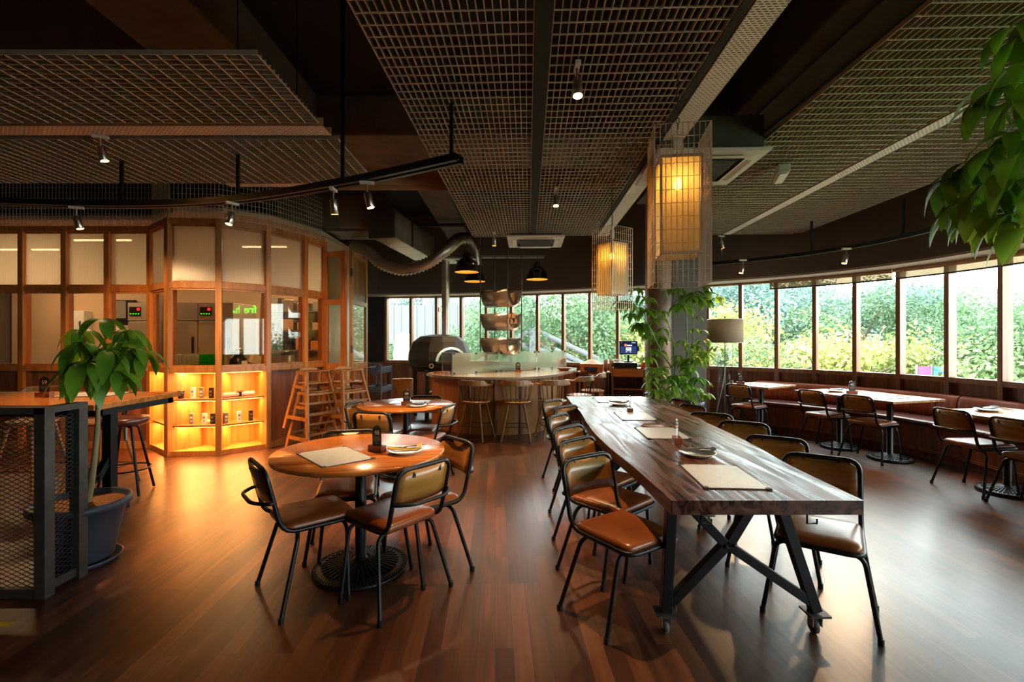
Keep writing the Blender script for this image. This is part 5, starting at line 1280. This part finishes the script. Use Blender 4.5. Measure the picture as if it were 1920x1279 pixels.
for z in (.2, .5, .84):
    MB().box(-.16, .16, -.24, .24, z, z+.015).box(-.16, .16, -.24, -.23, z, z+.11).box(-.16, .16, .23, .24, z, z+.11).box(-.16, -.15, -.24, .24, z, z+.11).box(.15, .16, -.24, .24, z, z+.11).build('tray', M['bluegrey'], t)
for x in (-.15, .15):
    for y in (-.23, .23): MB().tube([(x, y, .06), (x, y, .96)], .014, 8).build('post', M['bluegrey'], t); MB().cyl((x, y-.01, 0), .03, .05, 12).build('caster_wheel', M['blackplastic'], t)
MB().tube(fillet([(-.15, -.23, .95), (-.15, -.3, 1.02), (.15, -.3, 1.02), (.15, -.23, .95)], .04, 3), .012, 8).build('handle', M['bluegrey'], t)
tag(MB().box(-2.55, -2.4, 8.5, 8.8, .855, .93).build('folded_trays', M['white'], bevel=.02), 'white folded tray lying on top of the utility cart', 'tray')
b = MB(); b.lathe([(0, 0), (.2, 0), (.235, .08), (.22, .16), (.24, .26), (.225, .4), (.24, .5), (.2, .62), (.22, .68), (.16, .66), (.1, .58), (0, .58)], 13, sy=.8); t = thing('canvas_sack', 'ochre canvas sack slumped on the floor between the cart and the oven', 'sack', (-2.12, 9.35, 0)); b.build('sack_body', M['sack'], t)
k = MB(); k.tube([(.236*math.cos(a), .19*math.sin(a), .35) for a in [2*PI*i/16 for i in range(16)]], .006, 5, True); k.build('strap', M['kraft'], t)
tag(MB().tube(catmull([(-1.82, 9.3, .86), (-1.86, 9.3, .6), (-1.9, 9.28, .3), (-1.95, 9.25, .012)], 6), .01, 8).build('gas_hose', M['red']), 'thin red hose hanging down beside the oven stand', 'hose')

# ------------------------------------------------------------------ stacked high chairs
def make_high():
    t = thing('baby_high_chair', '', 'high chair')
    # facing +X; A-frame sides joined by rungs
    for sy in (-1, 1):
        MB().bar((.09, sy*.15, .99), (.27, sy*.25, 0), .05, .026, (0, 1, 0)).build('leg', M['hichair'], t); MB().bar((-.09, sy*.15, .99), (-.27, sy*.25, 0), .05, .026, (0, 1, 0)).build('leg', M['hichair'], t)
        MB().bar((-.12, sy*.16, .955), (.12, sy*.16, .955), .03, .05).build('arm_rest', M['hichair'], t)
        MB().bar((-.24, sy*.235, .2), (.24, sy*.235, .2), .022, .06).build('side_rung', M['hichair'], t)
        MB().bar((-.15, sy*.19, .72), (.15, sy*.19, .72), .022, .05).build('side_rung', M['hichair'], t)
    for x, z, w in ((.22, .28, .22), (.19, .45, .205), (.165, .6, .195), (-.22, .28, .22), (-.165, .6, .195)): MB().bar((x, -w, z), (x, w, z), .022, .035).build('rung', M['hichair'], t)
    MB().box(-.15, .13, -.165, .165, .765, .79).build('seat', M['oak'], t, bevel=.01)
    rows = [[(-.10-.02*math.cos(y*9), y, z) for z in (.97, 1.0, 1.045-.03*(abs(y)/.13)**3)] for y in [-.13+.026*k for k in range(11)]]; MB().grid(rows).build('back_rest', M['oak'], t, solid=.018)
    b = MB(); arcs = [(.09+.07*math.cos(a), .17*math.sin(a), .985) for a in [-PI/2+PI*k/10 for k in range(11)]]; b.tube(arcs, .013, 8); b.build('front_hoop', M['hichair'], t)
    MB().bar((.13, 0, .79), (.15, 0, .98), .03, .02).build('crotch_post', M['hichair'], t)
    return t
HC = Proto(make_high); gh = 'stacked wooden high chairs'
a1 = R(-35)
for x, y, nm in ((-2.66, 6.42, 'nearer the display cabinets'), (-2.27, 6.62, 'nearer the open door')):
    for z, w in ((.0, 'lower'), (.27, 'upper')):
        o = HC.put('%s wooden high chair of the stack %s' % (w, nm), (x, y, z), a1, gh); k_ = 1.0 if z else .93; o.scale = (k_, k_, .77)

# ------------------------------------------------------------------ plants
def leaf_into(b, base, d, L, W, droop, roll=0, n=5):
    d = Vector(d).normalized(); up = Vector((0, 0, 1)); s = d.cross(up)
    s = s.normalized() if s.length > .1 else Vector((1, 0, 0))
    s = (Matrix.Rotation(roll, 3, d)@s); p = Vector(base); rows = []; cur = d.copy(); st = L/n
    for i in range(n+1):
        u = i/n; w = W*.5*(math.sin(PI*min(1, u*1.02+.02))**.75)*(1-.25*u)+.0015 if u < 1 else .0012; nrm = s.cross(cur)
        rows.append([tuple(p-s*w-nrm*w*.22*-1), tuple(p-nrm*0), tuple(p+s*w+nrm*w*.22)]); 
        cur = (cur+Vector((0, 0, -droop/n))).normalized(); p = p+cur*st
    b.grid(rows, True)
def whorl(b, k, base, c, n, L, rr, droop=1.0, W=.36, up=.25, st=None):
    base = Vector(base); c = Vector(c); k.tube([tuple(base), tuple(base.lerp(c, .5)+Vector((0, 0, .02))), tuple(c)], st or .004, 5)
    a0 = rr.uniform(0, 6)
    for i in range(n):
        a = a0+2*PI*i/n+rr.uniform(-.25, .25); l = L*rr.uniform(.75, 1.1); d = Vector((math.cos(a), math.sin(a), up+rr.uniform(-.3, .2)))
        leaf_into(b, c+d.normalized()*.015, d, l, l*W, droop*rr.uniform(.7, 1.3), rr.uniform(-.3, .3))
# potted tree left
t = thing('money_tree', 'potted money tree with a thin bare trunk in front of the high table', 'plant', (-2.8, 3.12, 0))
MB().lathe([(0, .03), (.165, .03), (.17, .04), (.2, .2), (.205, .21), (.235, .36), (.262, .365), (.268, .38), (.262, .41), (.25, .412), (.24, .40), (.235, .37), (0, .37)], 48).build('flower_pot', M['potslate'] if 'potslate' in M else M['bluegrey'], t)
M['potslate'] = plain('slate_plastic_pot', '3c4250', .5, noise=.1, nscale=3); [setattr(o.material_slots[0], 'material', M['potslate']) for o in t.children]
MB().lathe([(0, 0), (.19, 0), (.215, .035), (.205, .035), (.185, .012), (0, .012)], 40).build('saucer', M['potslate'], t)
MB().lathe([(.234, .375), (.12, .39), (0, .395)], 30).build('soil', M['soil'], t)
MB().tube(catmull([(.04, .0, .37), (.07, 0, .55), (.10, -.01, .72), (.115, -.01, .9), (.12, -.01, 1.05), (.16, -.01, 1.2), (.18, 0, 1.33)], 4), [.02-.0005*i for i in range(25)], 10).build('trunk', M['bark'], t)
b, k = MB(), MB(); rr = random.Random(11); tipc = Vector((.18, 0, 1.33))
for dx, dy, dz, n, L in ((0, -.05, .27, 5, .24), (-.14, -.05, .2, 5, .26), (.13, .0, .2, 5, .24), (-.08, -.12, .12, 6, .3), (.1, -.12, .08, 6, .3), (.02, .14, .2, 5, .28), (-.15, .1, .06, 5, .28), (.15, .08, .06, 5, .28), (-.03, -.16, .0, 6, .32), (.05, .0, .12, 5, .28), (-.2, .0, .0, 5, .27), (.2, -.03, .08, 5, .24), (.0, .05, -.06, 5, .28), (.12, -.1, -.06, 5, .28), (-.08, -.06, -.08, 5, .28)):
    whorl(b, k, tipc+Vector((0, 0, rr.uniform(-.2, .02))), tipc+Vector((dx, dy, dz-.02)), n, L*.86, rr, 2.3, .36, -.02, .003)
b.build('leaves', M['leafa'], t); k.build('leaf_stalk', M['stem'], t)
# tall plants by the columns
def planter(x, y, r, lab, whorls, seed, stems):
    t = thing('potted_umbrella_tree', lab, 'plant', (x, y, 0)); MB().lathe([(0, 0), (r*.72, 0), (r*.95, .5), (r*1.03, .52), (r*1.03, .575), (r*.96, .58), (r*.9, .54), (0, .54)], 32).build('flower_pot', M['potslate'], t)
    MB().lathe([(r*.9, .545), (0, .555)], 20).build('soil', M['soil'], t); b, k, s = MB(), MB(), MB(); rr = random.Random(seed); ends = []
    for st in stems: P = catmull([(0, 0, .54)]+[(a-x, b_-y, c) for a, b_, c in st], 5); s.tube(P, [.012-.007*i/len(P) for i in range(len(P))], 6); ends += P
    s.build('stem', M['stem'], t)
    for (a, b_, c, n, L, dr) in [w_ for w_ in whorls for _ in range(3)]:
        c_ = Vector((a-x+rr.uniform(-.13, .13), b_-y+rr.uniform(-.12, .1), c+rr.uniform(-.1, .08))); L *= rr.uniform(.75, 1.0); base = min(ends, key=lambda q: (q-c_).length+max(0, q.z-c_.z)*2); whorl(b, k, base, c_, n, L, rr, dr, .34, .15, .0025)
    b.build('leaves', M['leafb'], t); k.build('leaf_stalk', M['stem'], t); return t
def W3(px, py, Y): return (PX(px, Y), Y, CAMH+(636-py)/900*Y)
rq = random.Random(21); wh = []
for px, py, n, L in [(1175, 560, 6, .24), (1195, 582, 6, .26), (1215, 600, 7, .26), (1240, 590, 6, .22), (1205, 545, 5, .2), (1228, 620, 6, .22), (1250, 640, 6, .2), (1225, 660, 5, .2), (1240, 690, 6, .2), (1222, 700, 5, .18), (1232, 725, 6, .2), (1255, 700, 7, .2), (1268, 715, 7, .2), (1262, 735, 7, .18), (1278, 740, 7, .18), (1250, 745, 6, .18), (1245, 715, 6, .18)]:
    q = W3(px, py, 6.5+rq.uniform(-.25, .25)); wh.append((q[0], q[1], q[2], n, L, 1.7))
planter(2.2, 6.62, .16, 'tall potted umbrella tree whose branch reaches left past the round column', wh, 3, [[W3(1262, 700, 6.6), W3(1240, 660, 6.5), W3(1215, 610, 6.4), W3(1180, 560, 6.4)], [W3(1265, 700, 6.6), W3(1262, 640, 6.6), W3(1250, 600, 6.6)]])
wh = []
for px, py, n, L in [(1275, 560, 6, .26), (1295, 556, 7, .28), (1312, 552, 6, .26), (1270, 548, 5, .22), (1328, 545, 3, .22), (1302, 606, 5, .14), (1290, 660, 6, .2), (1308, 650, 6, .2), (1322, 640, 6, .2), (1318, 665, 6, .22), (1300, 680, 6, .2), (1276, 680, 6, .18), (1290, 700, 7, .18), (1302, 715, 7, .2), (1282, 720, 7, .18), (1296, 738, 7, .18), (1310, 735, 5, .16), (1284, 650, 5, .18)]:
    q = W3(px, py, 6.6+rq.uniform(-.2, .25)); wh.append((q[0], q[1], q[2], n, L, 1.7))
planter(2.54, 6.74, .15, 'tall potted umbrella tree in front of the grey square column', wh, 9, [[W3(1288, 700, 6.7), W3(1288, 640, 6.7), W3(1287, 580, 6.7), W3(1290, 552, 6.6)], [W3(1295, 700, 6.7), W3(1300, 640, 6.7), W3(1299, 570, 6.65)]])
# tree whose crown hangs in at the top right
t = thing('indoor_tree', 'large-leaved tree crown hanging into the picture at the upper right', 'plant', (2.95, 2.3, 0))
MB().lathe([(0, 0), (.2, 0), (.26, .45), (.27, .5), (.24, .5), (.2, .42), (0, .42)], 32).build('flower_pot', M['potslate'], t)
MB().tube(catmull([(0, 0, .42), (.03, 0, 1.0), (-.02, .02, 1.7), (.03, 0, 2.4), (.0, 0, 2.9)], 5), [.035-.001*i for i in range(21)], 10).build('trunk', M['bark'], t)
b, k = MB(), MB(); rr = random.Random(17)
for px, py, Y in [(1912, 70, 2.35), (1905, 48, 2.3), (1880, 165, 2.3), (1858, 158, 2.4), (1835, 200, 2.4), (1905, 190, 2.2), (1895, 250, 2.2), (1870, 275, 2.3), (1845, 292, 2.35), (1822, 305, 2.4), (1800, 318, 2.45), (1782, 335, 2.45), (1880, 330, 2.2), (1840, 345, 2.3), (1905, 340, 2.15), (1812, 372, 2.4), (1860, 380, 2.25), (1900, 400, 2.15), (1835, 400, 2.3), (1875, 420, 2.2), (1798, 395, 2.45), (1915, 290, 2.1), (1915, 430, 2.1), (1915, 120, 2.2), (1960, 200, 2.2), (1960, 350, 2.1)]:
    q = Vector(W3(px, py, Y))-Vector((2.95, 2.3, 0)); base = Vector((.0, 0, min(2.85, q.z+.12))); whorl(b, k, base.lerp(q, .2), q, 5, .225, rr, 2.6, .40, .05, .0035)
b.build('leaves', M['leafc'], t); k.build('leaf_stalk', M['stem'], t)

# ------------------------------------------------------------------ neon sign whose mirror image shows in the kitchen pane
A2, A3 = Vector((-3.67, 6.01, 0)), Vector((-3.27, 6.4, 0)); nv = Vector((A3.y-A2.y, -(A3.x-A2.x), 0)).normalized()
def refl(p): p = Vector(p); return p-nv*(2*(p-A2).dot(nv))
vc = Vector(W3(446, 581, 13.6)); rc = refl(vc); xax = (refl(vc+Vector((-1, 0, 0)))-rc)
ang = math.atan2(xax.y, xax.x)
t = thing('neon_sign', 'green neon lettering reading fre han, seen mirrored in the kitchen pane', 'neon sign', rc, ang)
text_mesh('neon_letters', 'fre han .', .32, M['neon'], t, Matrix.Rotation(PI/2, 4, 'X'), .01)
MB().box(-.9, .9, .03, .05, -.25, .3).build('backing_board', M['acdark'], t); MB().tube([(-.6, .04, .3), (-.6, .04, SLAB-rc.z)], .006, 6).tube([(.6, .04, .3), (.6, .04, SLAB-rc.z)], .006, 6).build('hanging_rod', M['blacksteel'], t)

# ------------------------------------------------------------------ outdoors
GZ0 = -5.0; M['paving'] = concrete('pale_paving', '8a8680', 'a8a49c', .4)  # pale ground colour added to bounce daylight up onto the ceiling
struct(MB().box(-60, 90, 11.8, 140, GZ0-.2, GZ0).build('ground_outside', M['paving'])); 
struct(MB().box(7.5, 90, -40, 11.8, GZ0-.2, GZ0).build('ground_beside', M['paving']))
def crown_mesh(seed, m, nb=46, per=150, R0=2.3, lf=.15):
    r = random.Random(seed); b = MB(); vs = []; fs = []
    for i in range(nb):
        a = r.uniform(0, 2*PI); ph = math.acos(r.uniform(-.75, 1)); q = r.uniform(.55, 1.0); c = Vector((math.sin(ph)*math.cos(a), math.sin(ph)*math.sin(a), math.cos(ph)*.85))*R0*q*.85; s = R0*r.uniform(.2, .34)
        for j in range(per):
            d = Vector((r.gauss(0, 1), r.gauss(0, 1), r.gauss(0, .8))).normalized()*s*r.uniform(.55, 1.0); p = c+d; n = (d.normalized()+Vector((r.uniform(-.7, .7), r.uniform(-.7, .7), r.uniform(-.4, .9)))).normalized()
            u = n.orthogonal().normalized(); u = Matrix.Rotation(r.uniform(0, 6.3), 3, n)@u; v = n.cross(u); L = lf*r.uniform(.6, 1.2)
            o = len(vs); vs += [tuple(p+u*L*.5), tuple(p+v*L*.3), tuple(p-u*L*.5), tuple(p-v*L*.3)]; fs.append((o, o+1, o+2, o+3))
    b.add(vs, fs); return b.mesh('foliage', M[m])
def trunk_mesh(seed, R0=2.3):
    r = random.Random(seed); b = MB(); b.tube([(0, 0, -5), (.1, 0, -2.5), (0, .1, -.9), (.1, 0, .4)], [.2, .17, .13, .07], 8)
    for i in range(9):
        a = r.uniform(0, 6.3); z = r.uniform(-1.4, .2); l = R0*r.uniform(.5, .85); b.tube([(0, 0, z), (math.cos(a)*l*.5, math.sin(a)*l*.5, z+l*.35), (math.cos(a)*l, math.sin(a)*l, z+l*.6)], [.06, .04, .015], 5)
    return b.mesh('trunk', M['trunk'])
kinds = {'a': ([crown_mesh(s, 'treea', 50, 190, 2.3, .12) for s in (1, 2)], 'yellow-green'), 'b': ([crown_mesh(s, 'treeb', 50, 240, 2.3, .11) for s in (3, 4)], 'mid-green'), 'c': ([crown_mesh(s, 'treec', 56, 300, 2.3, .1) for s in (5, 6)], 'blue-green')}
tks = [trunk_mesh(s) for s in (1, 2, 3)]
treesL = []
def tree(kd, px, Y, ztop, s, lab):
    ms, nm = kinds[kd]; j = len(treesL)
    t = thing('garden_tree', lab, 'tree', (PX(px, Y), Y, ztop-2.1*s), j*1.3, 'trees outside the windows'); t.scale = (s, s, s)
    for nm2, me in (('foliage', ms[j % 2]), ('trunk', tks[j % 3])):
        o = bpy.data.objects.new(nm2, me); COL.objects.link(o); o.parent = t
    treesL.append(t)
def ztop(py, Y): return CAMH+(636-py)/900*Y
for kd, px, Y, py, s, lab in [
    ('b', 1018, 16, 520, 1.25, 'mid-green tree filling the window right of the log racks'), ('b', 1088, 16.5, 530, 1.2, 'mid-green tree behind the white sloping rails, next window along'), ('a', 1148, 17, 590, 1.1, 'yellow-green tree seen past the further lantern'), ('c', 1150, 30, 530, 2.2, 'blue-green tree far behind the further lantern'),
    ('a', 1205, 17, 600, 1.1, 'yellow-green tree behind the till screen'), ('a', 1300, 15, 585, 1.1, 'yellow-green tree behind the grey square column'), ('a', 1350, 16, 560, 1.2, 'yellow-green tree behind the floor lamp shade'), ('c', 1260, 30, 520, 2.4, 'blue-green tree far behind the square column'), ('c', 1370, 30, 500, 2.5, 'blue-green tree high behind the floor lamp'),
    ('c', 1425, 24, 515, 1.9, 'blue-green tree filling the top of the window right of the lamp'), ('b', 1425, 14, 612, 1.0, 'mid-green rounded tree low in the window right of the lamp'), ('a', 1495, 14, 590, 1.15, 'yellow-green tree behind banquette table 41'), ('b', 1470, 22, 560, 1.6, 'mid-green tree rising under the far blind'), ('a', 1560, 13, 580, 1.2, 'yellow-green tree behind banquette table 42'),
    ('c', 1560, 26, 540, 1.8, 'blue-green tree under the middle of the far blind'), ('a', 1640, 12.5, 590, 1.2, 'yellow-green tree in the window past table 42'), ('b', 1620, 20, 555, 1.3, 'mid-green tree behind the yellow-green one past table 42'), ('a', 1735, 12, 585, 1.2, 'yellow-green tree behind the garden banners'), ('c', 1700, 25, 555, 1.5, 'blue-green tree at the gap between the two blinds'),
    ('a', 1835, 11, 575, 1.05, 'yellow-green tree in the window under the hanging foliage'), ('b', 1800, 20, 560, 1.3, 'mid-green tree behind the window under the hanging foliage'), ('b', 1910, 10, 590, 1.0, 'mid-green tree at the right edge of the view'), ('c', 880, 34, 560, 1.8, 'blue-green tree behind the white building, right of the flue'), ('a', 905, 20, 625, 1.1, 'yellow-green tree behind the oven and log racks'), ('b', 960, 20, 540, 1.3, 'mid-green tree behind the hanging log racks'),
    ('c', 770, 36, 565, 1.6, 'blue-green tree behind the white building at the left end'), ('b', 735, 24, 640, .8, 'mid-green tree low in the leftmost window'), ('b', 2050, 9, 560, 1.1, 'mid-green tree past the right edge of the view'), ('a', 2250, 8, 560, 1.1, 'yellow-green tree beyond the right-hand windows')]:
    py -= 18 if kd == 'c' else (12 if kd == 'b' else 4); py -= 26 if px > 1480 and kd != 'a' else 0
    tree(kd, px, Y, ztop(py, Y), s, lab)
# distant wooded hill
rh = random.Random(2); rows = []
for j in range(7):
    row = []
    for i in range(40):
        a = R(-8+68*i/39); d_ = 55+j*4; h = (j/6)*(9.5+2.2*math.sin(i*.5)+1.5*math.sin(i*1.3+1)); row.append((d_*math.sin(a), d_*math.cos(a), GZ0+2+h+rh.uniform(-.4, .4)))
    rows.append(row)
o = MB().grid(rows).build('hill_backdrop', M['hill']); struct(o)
# pale building beyond the left-hand windows
t = thing('garden_pavilion', 'white curved building with a teal ground floor beyond the left-hand windows', 'building')
P = [(-9.5, 26), (-7, 25.2), (-4.5, 24.6), (-2, 24.4), (.3, 24.6)]
C_ = catmull([(x, y, 0) for x, y in P], 6); k = MB()
k.grid([[(p.x, p.y, z) for p in C_] for z in (1.2, 3.2)], True); k.grid([[(p.x, p.y+3, z) for p in C_] for z in (3.2, 3.3)], False); k.grid([[(p.x, p.y, 3.2) for p in C_], [(p.x, p.y+3, 3.3) for p in C_]], False); k.build('white_fascia', M['palewhite'], t)
k = MB(); [k.bar((p.x, p.y-.03, 1.2), (p.x, p.y-.03, 3.2), .03, .03) for p in C_[::1]]; k.build('fascia_seams', M['greybox'], t)
MB().grid([[(p.x, p.y+.8, z) for p in C_] for z in (GZ0, 1.2)], True).build('teal_wall', M['paleteal'], t)
k = MB(); [k.cbox((x, 25.2, .55), (.9, .1, 1.2)) for x in (-7.3, -4.9, -3.4)]; k.build('window_opening', M['bluegrey'], t)
t = thing('apartment_tower', 'distant pale apartment tower left of the oven flue', 'building', (-10.5, 75, -5)); MB().box(-2.4, 2.4, 0, 6, 0, 14.2).build('tower_walls', M['palewhite'], t)
k = MB(); [k.box(-2.2+.75*i, -1.75+.75*i, -.05, 0, z, z+.7) for i in range(6) for z in [1+1.1*j for j in range(12)]]; k.build('tower_windows', M['greybox'], t)
t = thing('white_pergola', 'white tubular pergola frame with sloping rails outside the windows', 'pergola')
Yp = 14.0
MB().tube([W3(1000, 615, Yp), (PX(1000, Yp), Yp, GZ0)], .12, 10).build('post', M['palewhite'], t)
for a_, b__ in (((1010, 622), (1190, 705)), ((990, 622), (880, 690)), ((1000, 650), (1130, 705)), ((965, 640), (1080, 690)), ((1040, 655), (1170, 720))): MB().tube([W3(a_[0], a_[1], Yp+.1), W3(b__[0], b__[1], Yp+.3)], .075, 10).build('sloping_rail', M['palewhite'], t)
t = thing('timber_totem', 'weathered painted totem post in the leftmost window', 'post', (PX(757, 16), 16, GZ0)); MB().lathe([(.0, 0), (.28, 0), (.26, 4.6), (.34, 4.9), (.3, 5.6), (.36, 5.9), (.28, 6.6), (0, 6.7)], 10).build('totem_body', M['kraft'], t)
for px, m, lab in ((1719, 'pink', 'magenta banner in the garden below the yellow-green tree'), (1747, 'skyblue', 'blue banner in the garden beside the magenta one')):
    x, y, _ = W3(px, 700, 10.5); t = thing('garden_banner', lab, 'banner', (x, y, GZ0)); MB().cyl((0, 0, 0), .03, 5.9, 8).build('pole', M['chrome'], t); MB().box(.03, .30, -.01, .01, 4.6, 5.85).build('banner_cloth', M[m], t)

# ------------------------------------------------------------------ daylight
w = bpy.data.worlds.new('daylight'); SC.world = w; w.use_nodes = True
bg = w.node_tree.nodes['Background']; bg.inputs[0].default_value = (.93, .97, 1.0, 1); bg.inputs[1].default_value = 8.5
light('sun', 'SUN', (0, 0, 20), 9.0, (1, .95, .85), direction=(.35, .75, -.9), angle=R(3))
# sampling portals at the window openings
po = off(WP, -.3)
for a in range(0, len(WP)-1, 5):
    b_ = min(a+5, len(WP)-1); p, q = po[a], po[b_]; mid = (p+q)/2; d_ = q-p; n_ = Vector((d_.y, -d_.x, 0)).normalized()
    o = light('window_portal', 'AREA', (mid.x-n_.x*.25, mid.y-n_.y*.25, 1.7), 1, size=(d_.length+.3, 1.7)); o.data.cycles.is_portal = True
    m = Matrix((( d_.normalized().x, 0, -n_.x), (d_.normalized().y, 0, -n_.y), (0, 1, 0)))
    # columns: local x along the window, local y up, local -z into the room
    x_ = Vector((d_.x, d_.y, 0)).normalized(); y_ = Vector((0, 0, 1)); z_ = x_.cross(y_)
    if z_.dot(n_) > 0: x_ = -x_; z_ = x_.cross(y_)
    o.rotation_euler = Matrix((x_, y_, z_)).transposed().to_euler()
# added fill spots behind the camera, with no fixtures of their own
for x, y in ((-3.4, -.8), (-.6, -1.2), (2.2, -.9), (-2.0, -2.3), (1.0, -2.2), (-4.6, -2.5)):
    light('downlight_beam', 'SPOT', (x, y, 3.0), 30, (1, .72, .45), .05, (0, 0, -1), spot_size=R(120), spot_blend=.8)

# ------------------------------------------------------------------ camera
cam = bpy.data.cameras.new('camera'); co = bpy.data.objects.new('camera', cam); COL.objects.link(co)
co.location = (0, 0, CAMH); co.rotation_euler = (PI/2, 0, 0); cam.sensor_width = 36; cam.lens = 900/1920*36; cam.shift_y = -3.5/1920; cam.clip_start = .05; cam.clip_end = 400
SC.camera = co
vs = SC.view_settings; vs.view_transform = 'Standard'; vs.look = 'None'; vs.gamma = 1; vs.use_curve_mapping = False; vs.exposure = .85
SC.cycles.max_bounces = 10; SC.cycles.diffuse_bounces = 5; SC.cycles.glossy_bounces = 4; SC.cycles.transparent_max_bounces = 24; SC.cycles.transmission_bounces = 6
SC.cycles.sample_clamp_indirect = 6; SC.cycles.caustics_reflective = False; SC.cycles.caustics_refractive = False
